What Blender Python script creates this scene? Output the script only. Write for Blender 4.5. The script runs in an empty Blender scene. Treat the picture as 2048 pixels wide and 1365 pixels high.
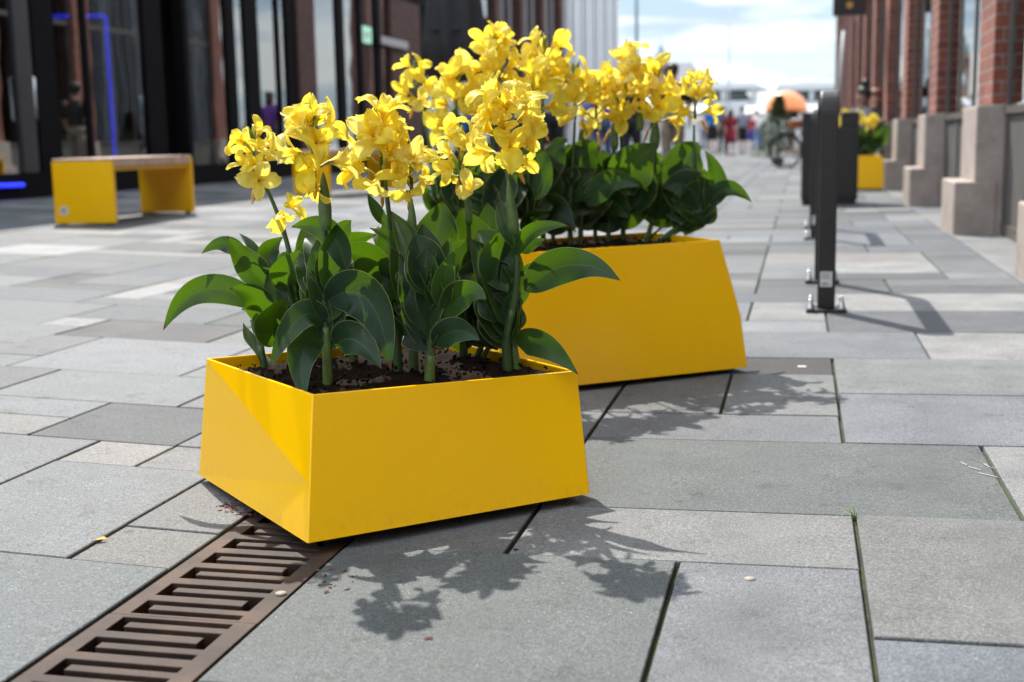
import bpy, bmesh, math, random
from mathutils import Vector, Matrix, Euler, noise as mnoise
R = math.radians
rng = random.Random(11)
S = bpy.context.scene
COL = S.collection

# ------------------------------------------------------------------ camera, world, sun, exposure
CAM = Vector((0, 0, 0.68)); FPX = 2519.55
AX_R = Vector((0.97516852, 0.22064534, -0.01902588))
AX_U = Vector((-0.016279, 0.15709311, 0.98744962))
AX_F = Vector((-0.22086499, 0.96262006, -0.15678415))
cd = bpy.data.cameras.new('camera'); cam = bpy.data.objects.new('camera', cd); COL.objects.link(cam)
m = Matrix.Identity(4)
for i in range(3):
    m[i][0], m[i][1], m[i][2], m[i][3] = AX_R[i], AX_U[i], -AX_F[i], CAM[i]
cam.matrix_world = m
cd.sensor_width = 36; cd.lens = FPX * 36 / 2048; cd.clip_end = 3000; cd.clip_start = 0.05
cd.dof.use_dof = True; cd.dof.focus_distance = 2.25; cd.dof.aperture_fstop = 3.9; cd.dof.aperture_blades = 0
S.camera = cam
SUN_AZ, SUN_EL = -30.0, 48.0          # azimuth from +Y towards +X
W = bpy.data.worlds.new('World'); S.world = W; W.use_nodes = True
nt = W.node_tree; nt.nodes.clear()
def nd(t, tp, **kw):
    n = t.nodes.new(tp)
    for k, v in kw.items(): setattr(n, k, v)
    return n
out = nd(nt, 'ShaderNodeOutputWorld'); bg = nd(nt, 'ShaderNodeBackground'); bg.inputs[1].default_value = 0.16
sky = nd(nt, 'ShaderNodeTexSky', sky_type='NISHITA', sun_disc=False)
sky.sun_elevation = R(SUN_EL); sky.sun_rotation = R(SUN_AZ); sky.air_density = 1.0; sky.dust_density = 0.6
tc = nd(nt, 'ShaderNodeTexCoord'); mp = nd(nt, 'ShaderNodeMapping'); mp.inputs['Scale'].default_value = (1, 1, 2.6)
mp.inputs['Location'].default_value = (0.35, 0.1, 0.22)
cn = nd(nt, 'ShaderNodeTexNoise'); cn.inputs['Scale'].default_value = 4.2; cn.inputs['Detail'].default_value = 9; cn.inputs['Roughness'].default_value = 0.55
cr = nd(nt, 'ShaderNodeValToRGB'); cr.color_ramp.elements[0].position = 0.40; cr.color_ramp.elements[1].position = 0.60
cr.color_ramp.elements[0].color = (0.85, 0.85, 0.85, 1); cr.color_ramp.elements[1].color = (0.95, 0.95, 0.95, 1)
mx = nd(nt, 'ShaderNodeMix', data_type='RGBA'); c2 = nd(nt, 'ShaderNodeTexNoise'); c2.inputs['Scale'].default_value = 3.2; c2.inputs['Detail'].default_value = 8; c2.inputs['Roughness'].default_value = 0.5
mp2 = nd(nt, 'ShaderNodeMapping'); mp2.inputs['Scale'].default_value = (1.3, 1.3, 9); mp2.inputs['Location'].default_value = (0.7, 0.4, 0.3)
r2 = nd(nt, 'ShaderNodeValToRGB'); r2.color_ramp.elements[0].position = 0.44; r2.color_ramp.elements[1].position = 0.54
r2.color_ramp.elements[0].color = (1.20, 1.55, 1.95, 1); r2.color_ramp.elements[1].color = (2.65, 2.65, 2.65, 1)
nt.links.new(tc.outputs['Generated'], mp2.inputs[0]); nt.links.new(mp2.outputs[0], c2.inputs['Vector']); nt.links.new(c2.outputs['Fac'], r2.inputs[0]); sg_ = nd(nt, 'ShaderNodeSeparateXYZ'); nt.links.new(tc.outputs['Generated'], sg_.inputs[0])
mr2 = nd(nt, 'ShaderNodeMapRange'); mr2.inputs[1].default_value = 0.10; mr2.inputs[2].default_value = 0.55; mr2.inputs[3].default_value = 1.0; mr2.inputs[4].default_value = 2.3; nt.links.new(sg_.outputs[2], mr2.inputs[0])
vm = nd(nt, 'ShaderNodeVectorMath', operation='SCALE'); nt.links.new(r2.outputs[0], vm.inputs[0]); nt.links.new(mr2.outputs[0], vm.inputs['Scale']); nt.links.new(vm.outputs[0], mx.inputs[7])
L = nt.links.new
L(tc.outputs['Generated'], mp.inputs[0]); L(mp.outputs[0], cn.inputs['Vector']); L(cn.outputs['Fac'], cr.inputs[0])
L(cr.outputs[0], mx.inputs[0]); L(sky.outputs[0], mx.inputs[6]); L(mx.outputs[2], bg.inputs[0]); L(bg.outputs[0], out.inputs[0])
sd = bpy.data.lights.new('sun', 'SUN'); sd.energy = 2.7; sd.angle = R(0.55); sd.color = (1.0, 0.945, 0.86)
sun = bpy.data.objects.new('sun', sd); COL.objects.link(sun)
SV = Vector((math.sin(R(SUN_AZ)) * math.cos(R(SUN_EL)), math.cos(R(SUN_AZ)) * math.cos(R(SUN_EL)), math.sin(R(SUN_EL))))
sun.rotation_euler = SV.to_track_quat('Z', 'Y').to_euler(); sun.location = (0, 0, 30)
S.view_settings.view_transform = 'Standard'; S.view_settings.look = 'None'; S.view_settings.gamma = 1
S.view_settings.exposure = 1.48
S.cycles.use_denoising = True
S.cycles.max_bounces = 10; S.cycles.diffuse_bounces = 4; S.cycles.glossy_bounces = 5; S.cycles.transmission_bounces = 6; S.cycles.transparent_max_bounces = 12
S.cycles.caustics_reflective = False; S.cycles.caustics_refractive = False

# ------------------------------------------------------------------ survey helpers (photo measurements -> world points)
SR, SL, XD = 0.0113119, 0.0346831, -0.906207      # cross falls of the paving towards the drain
def gz(x, y=0):
    if x >= XD: return SR * (min(x, 1.4) - XD)
    return SL * (XD - max(x, -8.0))
def ray(px, py):
    return AX_R * ((px - 1024) / FPX) + AX_U * (-(py - 682.5) / FPX) + AX_F
def gpt(px, py):
    d = ray(px, py)
    for s, side in ((SR, 1), (-SL, -1)):
        t = (CAM.z + s * XD) / (-d.z + s * d.x); q = CAM + d * t
        if (q.x - XD) * side >= -1e-6: return q
    return q
def at_y(px, py, Y):
    d = ray(px, py); return CAM + d * (Y / d.y)
def at_z(px, py, z):
    d = ray(px, py); return CAM + d * ((z - CAM.z) / d.z)
def on_x(px, X):          # Y where the view column px meets the plane x = X
    d = ray(px, 300); return X / d.x * d.y

# ------------------------------------------------------------------ mesh builder
class MB:
    def __init__(s): s.v = []; s.f = []; s.uv = None
    def add(s, vs, fs):
        o = len(s.v); s.v += [Vector(p) for p in vs]; s.f += [tuple(i + o for i in f) for f in fs]; return s
    def box(s, x0, x1, y0, y1, z0, z1, M=None):
        vs = [Vector((x, y, z)) for z in (z0, z1) for y in (y0, y1) for x in (x0, x1)]
        if M: vs = [M @ p for p in vs]
        return s.add(vs, [(0, 2, 3, 1), (4, 5, 7, 6), (0, 1, 5, 4), (2, 6, 7, 3), (0, 4, 6, 2), (1, 3, 7, 5)])
    def tube(s, pts, rad, n=10, cap=True, flat=1.0):
        pts = [Vector(p) for p in pts]
        if not isinstance(rad, (list, tuple)): rad = [rad] * len(pts)
        rings = []; ref = None
        for i, p in enumerate(pts):
            t = (pts[min(i + 1, len(pts) - 1)] - pts[max(i - 1, 0)]).normalized()
            if ref is None:
                ref = Vector((1, 0, 0)) if abs(t.x) < 0.8 else Vector((0, 1, 0))
            a = (ref - t * ref.dot(t)).normalized(); b = t.cross(a); ref = a
            rings.append([p + (a * math.cos(2 * math.pi * k / n) + b * math.sin(2 * math.pi * k / n) * flat) * rad[i] for k in range(n)])
        return s.loft(rings, cap)
    def loft(s, rings, cap=True):
        n = len(rings[0]); vs = [p for r in rings for p in r]; fs = []
        for i in range(len(rings) - 1):
            for k in range(n):
                fs.append((i * n + k, i * n + (k + 1) % n, (i + 1) * n + (k + 1) % n, (i + 1) * n + k))
        if cap:
            fs.append(tuple(reversed(range(n)))); fs.append(tuple((len(rings) - 1) * n + k for k in range(n)))
        return s.add(vs, fs)
    def lathe(s, prof, c=(0, 0, 0), n=20):
        c = Vector(c)
        return s.loft([[c + Vector((r * math.cos(2 * math.pi * k / n), r * math.sin(2 * math.pi * k / n), z)) for k in range(n)] for r, z in prof])
    def ell(s, secs, n=14):       # stacked ellipses (cx, cy, z, rx, ry)
        return s.loft([[Vector((cx + rx * math.cos(2 * math.pi * k / n), cy + ry * math.sin(2 * math.pi * k / n), z)) for k in range(n)] for cx, cy, z, rx, ry in secs])
    def build(s, name, mat, parent=None, smooth=False, bevel=0, seg=2, sub=0, loc=None, recalc=True):
        me = bpy.data.meshes.new(name); me.from_pydata([tuple(p) for p in s.v], [], s.f)
        if recalc:
            b = bmesh.new(); b.from_mesh(me); bmesh.ops.recalc_face_normals(b, faces=b.faces); b.to_mesh(me); b.free()
        if mat: me.materials.append(mat)
        if smooth:
            for p in me.polygons: p.use_smooth = True
        o = bpy.data.objects.new(name, me); COL.objects.link(o)
        if parent: o.parent = parent
        if loc: o.location = loc
        if bevel:
            b = o.modifiers.new('bevel', 'BEVEL'); b.width = bevel; b.segments = seg; b.limit_method = 'ANGLE'; b.angle_limit = R(40)
        if sub:
            b = o.modifiers.new('subsurf', 'SUBSURF'); b.levels = sub; b.render_levels = sub
        return o
def tag(o, label=None, cat=None, group=None, kind=None):
    if label: o['label'] = label
    if cat: o['category'] = cat
    if group: o['group'] = group
    if kind: o['kind'] = kind
    return o
def empty(name, loc=(0, 0, 0), rz=0):
    o = bpy.data.objects.new(name, None); COL.objects.link(o); o.location = loc; o.rotation_euler = (0, 0, rz); o.empty_display_size = 0.1
    return o
def copy_tree(o, parent=None):
    c = o.copy(); COL.objects.link(c); c.parent = parent
    for ch in list(o.children): copy_tree(ch, c)
    return c

# ------------------------------------------------------------------ materials
def newmat(name):
    mt = bpy.data.materials.new(name); mt.use_nodes = True; t = mt.node_tree
    return mt, t, t.nodes['Principled BSDF'], t.nodes['Material Output']
def ramp(t, stops):
    r = nd(t, 'ShaderNodeValToRGB'); e = r.color_ramp.elements
    while len(e) < len(stops): e.new(0.5)
    for el, (p, c) in zip(e, stops):
        el.position = p; el.color = c if len(c) == 4 else (*c, 1)
    return r
def tnoise(t, scale, detail=4, rough=0.5, vec=None):
    n = nd(t, 'ShaderNodeTexNoise'); n.inputs['Scale'].default_value = scale; n.inputs['Detail'].default_value = detail; n.inputs['Roughness'].default_value = rough
    if vec: t.links.new(vec, n.inputs['Vector'])
    return n
def bump(t, bsdf, h, strength=0.3, dist=0.01):
    b = nd(t, 'ShaderNodeBump'); b.inputs['Strength'].default_value = strength; b.inputs['Distance'].default_value = dist
    t.links.new(h, b.inputs['Height']); t.links.new(b.outputs[0], bsdf.inputs['Normal']); return b
def mixc(t, fac, a, b, mode='MIX'):
    x = nd(t, 'ShaderNodeMix', data_type='RGBA', blend_type=mode)
    for sock, v in ((x.inputs[0], fac), (x.inputs[6], a), (x.inputs[7], b)):
        if hasattr(v, 'links'): t.links.new(v, sock)
        elif isinstance(v, (int, float)): sock.default_value = v
        else: sock.default_value = (*v, 1) if len(v) == 3 else v
    return x.outputs[2]
MATS = {}
def plain(name, col, rough=0.5, metal=0.0, var=0.15, scale=8, coat=0.0, b=0.0, spec=0.5):
    if name in MATS: return MATS[name]
    mt, t, p, o = newmat(name); tcx = nd(t, 'ShaderNodeTexCoord')
    n = tnoise(t, scale, 5, 0.6, tcx.outputs['Object'])
    c0 = [max(0, c * (1 - var)) for c in col]; c1 = [min(1, c * (1 + var)) for c in col]
    r = ramp(t, [(0.3, c0), (0.7, c1)]); t.links.new(n.outputs['Fac'], r.inputs[0]); t.links.new(r.outputs[0], p.inputs['Base Color'])
    p.inputs['Roughness'].default_value = rough; p.inputs['Metallic'].default_value = metal; p.inputs['Coat Weight'].default_value = coat; p.inputs['Specular IOR Level'].default_value = spec
    if b:
        n2 = tnoise(t, scale * 12, 4, 0.6, tcx.outputs['Object']); bump(t, p, n2.outputs['Fac'], b, 0.004)
    MATS[name] = mt; return mt
def emit(name, col, st):
    mt, t, p, o = newmat(name); p.inputs['Base Color'].default_value = (*col, 1); p.inputs['Emission Color'].default_value = (*col, 1); p.inputs['Emission Strength'].default_value = st
    return mt

# yellow powder coated steel, with splashed dirt specks and a very slight orange peel
def m_yellow():
    mt, t, p, o = newmat('yellow_paint'); g = nd(t, 'ShaderNodeNewGeometry'); pos = g.outputs['Position']
    n = tnoise(t, 3.5, 4, 0.55, pos); r = ramp(t, [(0.3, (0.97, 0.515, 0.0)), (0.72, (0.99, 0.545, 0.0))]); t.links.new(n.outputs['Fac'], r.inputs[0])
    v = nd(t, 'ShaderNodeTexVoronoi'); v.inputs['Scale'].default_value = 85; t.links.new(pos, v.inputs['Vector'])
    vr = ramp(t, [(0.045, (1, 1, 1)), (0.085, (0, 0, 0))]); t.links.new(v.outputs['Distance'], vr.inputs[0])
    pn = tnoise(t, 7, 3, 0.5, pos); pr = ramp(t, [(0.60, (0, 0, 0)), (0.70, (1, 1, 1))]); t.links.new(pn.outputs['Fac'], pr.inputs[0])
    mk = mixc(t, 1.0, vr.outputs[0], pr.outputs[0], 'MULTIPLY')
    wn = tnoise(t, 30, 6, 0.7, pos); wr = ramp(t, [(0.58, (0, 0, 0)), (0.85, (0.22, 0.22, 0.22))]); t.links.new(wn.outputs['Fac'], wr.inputs[0])
    c = mixc(t, wr.outputs[0], r.outputs[0], (0.70, 0.42, 0.01)); c = mixc(t, mk, c, (0.05, 0.03, 0.015))
    sz = nd(t, 'ShaderNodeSeparateXYZ'); t.links.new(pos, sz.inputs[0]); zr = ramp(t, [(0.02, (1, 1, 1)), (0.085, (0, 0, 0))]); t.links.new(sz.outputs[2], zr.inputs[0])
    dn = tnoise(t, 55, 6, 0.75, pos); dr = ramp(t, [(0.50, (0, 0, 0)), (0.76, (0.22, 0.22, 0.22))]); t.links.new(dn.outputs['Fac'], dr.inputs[0])
    c = mixc(t, mixc(t, 1, zr.outputs[0], dr.outputs[0], 'MULTIPLY'), c, (0.16, 0.11, 0.06))
    t.links.new(c, p.inputs['Base Color']); p.inputs['Roughness'].default_value = 0.16; p.inputs['Specular IOR Level'].default_value = 0.36
    b = tnoise(t, 240, 2, 0.5, pos); bump(t, p, b.outputs['Fac'], 0.02, 0.002)
    return mt
M_YEL = m_yellow()

def m_slab():
    mt, t, p, o = newmat('granite_slabs'); g = nd(t, 'ShaderNodeNewGeometry'); pos = g.outputs['Position']
    at = nd(t, 'ShaderNodeAttribute', attribute_name='tint')
    # crystals
    n1 = tnoise(t, 330, 3, 0.7, pos); r1 = ramp(t, [(0.28, (0.30, 0.30, 0.31)), (0.47, (0.88, 0.88, 0.88)), (0.58, (1.10, 1.09, 1.07)), (0.72, (2.1, 2.06, 2.0))]); t.links.new(n1.outputs['Fac'], r1.inputs[0])
    n2 = tnoise(t, 120, 4, 0.65, pos); r2 = ramp(t, [(0.32, (0.80, 0.80, 0.81)), (0.68, (1.16, 1.16, 1.15))]); t.links.new(n2.outputs['Fac'], r2.inputs[0])
    n3 = tnoise(t, 5, 5, 0.6, pos); r3 = ramp(t, [(0.28, (0.72, 0.73, 0.74)), (0.7, (1.18, 1.18, 1.16))]); t.links.new(n3.outputs['Fac'], r3.inputs[0])
    st = tnoise(t, 13, 6, 0.7, pos); rs = ramp(t, [(0.57, (1, 1, 1)), (0.72, (0.68, 0.665, 0.63))]); t.links.new(st.outputs['Fac'], rs.inputs[0])
    c = mixc(t, 1, mixc(t, 1, at.outputs['Color'], (0.448, 0.448, 0.452), 'MULTIPLY'), r1.outputs[0], 'MULTIPLY'); c = mixc(t, 1, c, r2.outputs[0], 'MULTIPLY'); c = mixc(t, 1, c, r3.outputs[0], 'MULTIPLY'); c = mixc(t, 1, c, rs.outputs[0], 'MULTIPLY')
    v = nd(t, 'ShaderNodeTexVoronoi'); v.inputs['Scale'].default_value = 70; t.links.new(pos, v.inputs['Vector'])
    vr = ramp(t, [(0.06, (1, 1, 1)), (0.10, (0, 0, 0))]); t.links.new(v.outputs['Distance'], vr.inputs[0])
    pn = tnoise(t, 9, 3, 0.5, pos); pr = ramp(t, [(0.5, (0, 0, 0)), (0.62, (0.6, 0.6, 0.6))]); t.links.new(pn.outputs['Fac'], pr.inputs[0])
    c = mixc(t, mixc(t, 1, vr.outputs[0], pr.outputs[0], 'MULTIPLY'), c, (0.62, 0.60, 0.55))
    v3 = nd(t, 'ShaderNodeTexVoronoi'); v3.inputs['Scale'].default_value = 6.5; t.links.new(pos, v3.inputs['Vector'])
    v3r = ramp(t, [(0.045, (1, 1, 1)), (0.075, (0, 0, 0))]); t.links.new(v3.outputs['Distance'], v3r.inputs[0]); c = mixc(t, mixc(t, 1, v3r.outputs[0], (0.55, 0.55, 0.55), 'MULTIPLY'), c, (0.055, 0.052, 0.05))
    t.links.new(c, p.inputs['Base Color']); p.inputs['Roughness'].default_value = 0.55
    rr = ramp(t, [(0.3, (0.62, 0.62, 0.62)), (0.7, (0.8, 0.8, 0.8))]); t.links.new(n3.outputs['Fac'], rr.inputs[0]); t.links.new(rr.outputs[0], p.inputs['Roughness'])
    p.inputs['Specular IOR Level'].default_value = 0.17
    bump(t, p, n1.outputs['Fac'], 0.35, 0.0015)
    return mt
M_SLAB = m_slab()
def m_bed():
    mt, t, p, o = newmat('mossy_joint_sand'); g = nd(t, 'ShaderNodeNewGeometry'); pos = g.outputs['Position']
    n = tnoise(t, 6, 5, 0.65, pos); r = ramp(t, [(0.42, (0.022, 0.017, 0.012)), (0.58, (0.045, 0.065, 0.010))]); t.links.new(n.outputs['Fac'], r.inputs[0])
    n2 = tnoise(t, 150, 4, 0.7, pos); r2 = ramp(t, [(0.3, (0.5, 0.5, 0.5)), (0.7, (1.5, 1.5, 1.4))]); t.links.new(n2.outputs['Fac'], r2.inputs[0])
    t.links.new(mixc(t, 1, r.outputs[0], r2.outputs[0], 'MULTIPLY'), p.inputs['Base Color']); p.inputs['Roughness'].default_value = 0.95
    bump(t, p, n2.outputs['Fac'], 0.8, 0.006); return mt
M_BED = m_bed()
def m_iron():
    mt, t, p, o = newmat('rusty_cast_iron'); g = nd(t, 'ShaderNodeNewGeometry'); pos = g.outputs['Position']
    n = tnoise(t, 9, 5, 0.6, pos); r = ramp(t, [(0.3, (0.024, 0.015, 0.011)), (0.5, (0.042, 0.026, 0.019)), (0.72, (0.088, 0.049, 0.030))]); t.links.new(n.outputs['Fac'], r.inputs[0])
    n2 = tnoise(t, 260, 3, 0.7, pos); r2 = ramp(t, [(0.3, (0.75, 0.75, 0.75)), (0.7, (1.25, 1.22, 1.2))]); t.links.new(n2.outputs['Fac'], r2.inputs[0])
    t.links.new(mixc(t, 1, r.outputs[0], r2.outputs[0], 'MULTIPLY'), p.inputs['Base Color']); p.inputs['Roughness'].default_value = 0.7; p.inputs['Metallic'].default_value = 0.0; p.inputs['Specular IOR Level'].default_value = 0.25
    bump(t, p, n2.outputs['Fac'], 0.4, 0.0015); return mt
M_IRON = m_iron()
def m_soil():
    mt, t, p, o = newmat('dark_potting_soil'); g = nd(t, 'ShaderNodeNewGeometry'); pos = g.outputs['Position']
    n = tnoise(t, 210, 6, 0.75, pos); r = ramp(t, [(0.3, (0.004, 0.0025, 0.002)), (0.55, (0.017, 0.009, 0.006)), (0.75, (0.06, 0.032, 0.021))]); t.links.new(n.outputs['Fac'], r.inputs[0])
    t.links.new(r.outputs[0], p.inputs['Base Color']); p.inputs['Roughness'].default_value = 1.0; p.inputs['Specular IOR Level'].default_value = 0.08; bump(t, p, n.outputs['Fac'], 0.6, 0.005); return mt
M_SOIL = m_soil()
def m_leaf(name, top, glow, tr=0.38):
    mt, t, p, o = newmat(name); uv = nd(t, 'ShaderNodeUVMap'); sp = nd(t, 'ShaderNodeSeparateXYZ'); t.links.new(uv.outputs[0], sp.inputs[0])
    g = nd(t, 'ShaderNodeNewGeometry')
    ab = nd(t, 'ShaderNodeMath', operation='SUBTRACT'); t.links.new(sp.outputs[1], ab.inputs[0]); ab.inputs[1].default_value = 0.5
    av = nd(t, 'ShaderNodeMath', operation='ABSOLUTE'); t.links.new(ab.outputs[0], av.inputs[0])            # 0 midrib .. 0.5 margin
    m1 = nd(t, 'ShaderNodeMath', operation='MULTIPLY'); t.links.new(av.outputs[0], m1.inputs[0]); m1.inputs[1].default_value = 0.62
    s1 = nd(t, 'ShaderNodeMath', operation='SUBTRACT'); t.links.new(sp.outputs[0], s1.inputs[0]); t.links.new(m1.outputs[0], s1.inputs[1])
    m2 = nd(t, 'ShaderNodeMath', operation='MULTIPLY'); t.links.new(s1.outputs[0], m2.inputs[0]); m2.inputs[1].default_value = 95
    sn = nd(t, 'ShaderNodeMath', operation='SINE'); t.links.new(m2.outputs[0], sn.inputs[0])
    n = tnoise(t, 22, 4, 0.6, g.outputs['Position']); r = ramp(t, [(0.3, [c * 0.72 for c in top]), (0.7, [c * 1.3 for c in top])]); t.links.new(n.outputs['Fac'], r.inputs[0])
    oi = nd(t, 'ShaderNodeObjectInfo'); orr = ramp(t, [(0.0, (0.55, 0.60, 0.70)), (0.55, (1.0, 1.0, 1.0)), (1.0, (2.1, 1.6, 0.9))]); t.links.new(oi.outputs['Random'], orr.inputs[0])
    vv = nd(t, 'ShaderNodeMapRange'); vv.inputs[1].default_value = -1; vv.inputs[2].default_value = 1; vv.inputs[3].default_value = 0.93; vv.inputs[4].default_value = 1.06; t.links.new(sn.outputs[0], vv.inputs[0])
    cb = nd(t, 'ShaderNodeCombineColor'); [t.links.new(vv.outputs[0], cb.inputs[i]) for i in range(3)]
    c = mixc(t, 1, mixc(t, 1, r.outputs[0], orr.outputs[0], 'MULTIPLY'), cb.outputs[0], 'MULTIPLY')
    sn_ = tnoise(t, 55, 5, 0.7, g.outputs['Position']); sr_ = ramp(t, [(0.70, (0, 0, 0)), (0.76, (0.8, 0.8, 0.8))]); t.links.new(sn_.outputs['Fac'], sr_.inputs[0]); c = mixc(t, sr_.outputs[0], c, (0.10, 0.075, 0.03))
    mr = ramp(t, [(0.010, (1, 1, 1)), (0.03, (0, 0, 0))]); t.links.new(av.outputs[0], mr.inputs[0]); mf = nd(t, 'ShaderNodeMath', operation='MULTIPLY'); t.links.new(mr.outputs[0], mf.inputs[0]); mf.inputs[1].default_value = 0.55
    c = mixc(t, mf.outputs[0], c, (0.065, 0.13, 0.035))
    er = ramp(t, [(0.475, (0, 0, 0)), (0.497, (1, 1, 1))]); t.links.new(av.outputs[0], er.inputs[0]); c = mixc(t, er.outputs[0], c, (0.30, 0.36, 0.12))
    tn = nd(t, 'ShaderNodeMath', operation='MULTIPLY_ADD'); t.links.new(n.outputs['Fac'], tn.inputs[0]); tn.inputs[1].default_value = 0.05; t.links.new(sp.outputs[0], tn.inputs[2])
    tr_ = ramp(t, [(0.975, (0, 0, 0)), (0.998, (1, 1, 1))]); t.links.new(tn.outputs[0], tr_.inputs[0]); c = mixc(t, tr_.outputs[0], c, (0.075, 0.035, 0.014))
    t.links.new(c, p.inputs['Base Color']); p.inputs['Roughness'].default_value = 0.46; p.inputs['Specular IOR Level'].default_value = 0.32
    bump(t, p, sn.outputs[0], 0.08, 0.002)
    tb = nd(t, 'ShaderNodeBsdfTranslucent'); gl = mixc(t, 1, cb.outputs[0], glow, 'MULTIPLY'); gl = mixc(t, tr_.outputs[0], gl, (0.06, 0.025, 0.01)); t.links.new(gl, tb.inputs[0])
    ms = nd(t, 'ShaderNodeMixShader'); ms.inputs[0].default_value = tr
    t.links.new(p.outputs[0], ms.inputs[1]); t.links.new(tb.outputs[0], ms.inputs[2]); t.links.new(ms.outputs[0], o.inputs[0]); return mt
M_LEAF = m_leaf('canna_leaf', (0.0125, 0.043, 0.0105), (0.105, 0.225, 0.003), 0.36)
M_LEAF2 = m_leaf('canna_leaf_bluish', (0.018, 0.052, 0.024), (0.085, 0.185, 0.006), 0.28)
def m_petal():
    mt, t, p, o = newmat('canna_petal'); uv = nd(t, 'ShaderNodeUVMap'); sp = nd(t, 'ShaderNodeSeparateXYZ'); t.links.new(uv.outputs[0], sp.inputs[0])
    g = nd(t, 'ShaderNodeNewGeometry'); n = tnoise(t, 40, 4, 0.6, g.outputs['Position'])
    r = ramp(t, [(0.0, (0.96, 0.66, 0.02)), (0.3, (0.98, 0.84, 0.05)), (1.0, (0.985, 0.90, 0.14))]); t.links.new(sp.outputs[0], r.inputs[0])
    oi = nd(t, 'ShaderNodeObjectInfo'); pl = ramp(t, [(0.0, (0.97, 0.79, 0.04)), (0.7, (0.98, 0.85, 0.12)), (1.0, (0.98, 0.92, 0.45))]); t.links.new(oi.outputs['Random'], pl.inputs[0])
    c = mixc(t, 0.5, r.outputs[0], pl.outputs[0])
    nr = ramp(t, [(0.3, (0.86, 0.82, 0.7)), (0.65, (1.04, 1.04, 1.06))]); t.links.new(n.outputs['Fac'], nr.inputs[0]); c = mixc(t, 1, c, nr.outputs[0], 'MULTIPLY')
    t.links.new(c, p.inputs['Base Color']); p.inputs['Roughness'].default_value = 0.5; p.inputs['Specular IOR Level'].default_value = 0.3; p.inputs['Sheen Weight'].default_value = 0.15
    w = nd(t, 'ShaderNodeTexWave'); w.inputs['Scale'].default_value = 9; w.inputs['Distortion'].default_value = 2.0; mpx = nd(t, 'ShaderNodeMapping'); mpx.inputs['Scale'].default_value = (0.15, 1, 1); t.links.new(uv.outputs[0], mpx.inputs[0]); w.bands_direction = 'Y'; t.links.new(mpx.outputs[0], w.inputs[0])
    bump(t, p, w.outputs['Fac'], 0.12, 0.002)
    tb = nd(t, 'ShaderNodeBsdfTranslucent'); t.links.new(mixc(t, 1, c, (1.0, 0.97, 0.85), 'MULTIPLY'), tb.inputs[0]); ms = nd(t, 'ShaderNodeMixShader'); ms.inputs[0].default_value = 0.58
    t.links.new(p.outputs[0], ms.inputs[1]); t.links.new(tb.outputs[0], ms.inputs[2]); t.links.new(ms.outputs[0], o.inputs[0]); return mt
M_PETAL = m_petal()
M_STEM = plain('canna_stem', (0.042, 0.088, 0.020), 0.42, 0, 0.35, 22, b=0.15)
M_BUD = plain('canna_bud', (0.36, 0.36, 0.045), 0.45, 0, 0.4, 60)
M_BRACT = plain('canna_bract', (0.085, 0.15, 0.032), 0.45, 0, 0.35, 30)
M_WITHER = plain('withered_petal', (0.62, 0.33, 0.07), 0.7, 0, 0.4, 60)
def m_brick(name, a, b_, mortar):
    mt, t, p, o = newmat(name); g = nd(t, 'ShaderNodeNewGeometry'); sp = nd(t, 'ShaderNodeSeparateXYZ'); t.links.new(g.outputs['Position'], sp.inputs[0])
    ad = nd(t, 'ShaderNodeMath', operation='ADD'); t.links.new(sp.outputs[0], ad.inputs[0]); t.links.new(sp.outputs[1], ad.inputs[1])
    cb = nd(t, 'ShaderNodeCombineXYZ'); t.links.new(ad.outputs[0], cb.inputs[0]); t.links.new(sp.outputs[2], cb.inputs[1])
    bt = nd(t, 'ShaderNodeTexBrick'); t.links.new(cb.outputs[0], bt.inputs['Vector']); bt.inputs['Scale'].default_value = 1.0
    bt.inputs['Brick Width'].default_value = 0.26; bt.inputs['Row Height'].default_value = 0.083; bt.inputs['Mortar Size'].default_value = 0.007; bt.inputs['Mortar Smooth'].default_value = 0.3
    bt.inputs['Color1'].default_value = (*a, 1); bt.inputs['Color2'].default_value = (*b_, 1); bt.inputs['Mortar'].default_value = (*mortar, 1)
    n = tnoise(t, 14, 5, 0.65, g.outputs['Position']); r = ramp(t, [(0.3, (0.65, 0.65, 0.66)), (0.7, (1.25, 1.22, 1.2))]); t.links.new(n.outputs['Fac'], r.inputs[0])
    t.links.new(mixc(t, 1, bt.outputs['Color'], r.outputs[0], 'MULTIPLY'), p.inputs['Base Color']); p.inputs['Roughness'].default_value = 0.85
    iv = nd(t, 'ShaderNodeMath', operation='SUBTRACT'); iv.inputs[0].default_value = 1; t.links.new(bt.outputs['Fac'], iv.inputs[1]); bump(t, p, iv.outputs[0], 0.7, 0.01); return mt
M_BRICK = m_brick('red_brick', (0.27, 0.078, 0.046), (0.17, 0.048, 0.034), (0.24, 0.20, 0.175))
M_BROWN = m_brick('brown_brick', (0.115, 0.052, 0.038), (0.075, 0.036, 0.030), (0.06, 0.045, 0.04))
M_BROWN2 = m_brick('dull_brick', (0.20, 0.10, 0.085), (0.15, 0.075, 0.065), (0.16, 0.13, 0.12))
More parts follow.
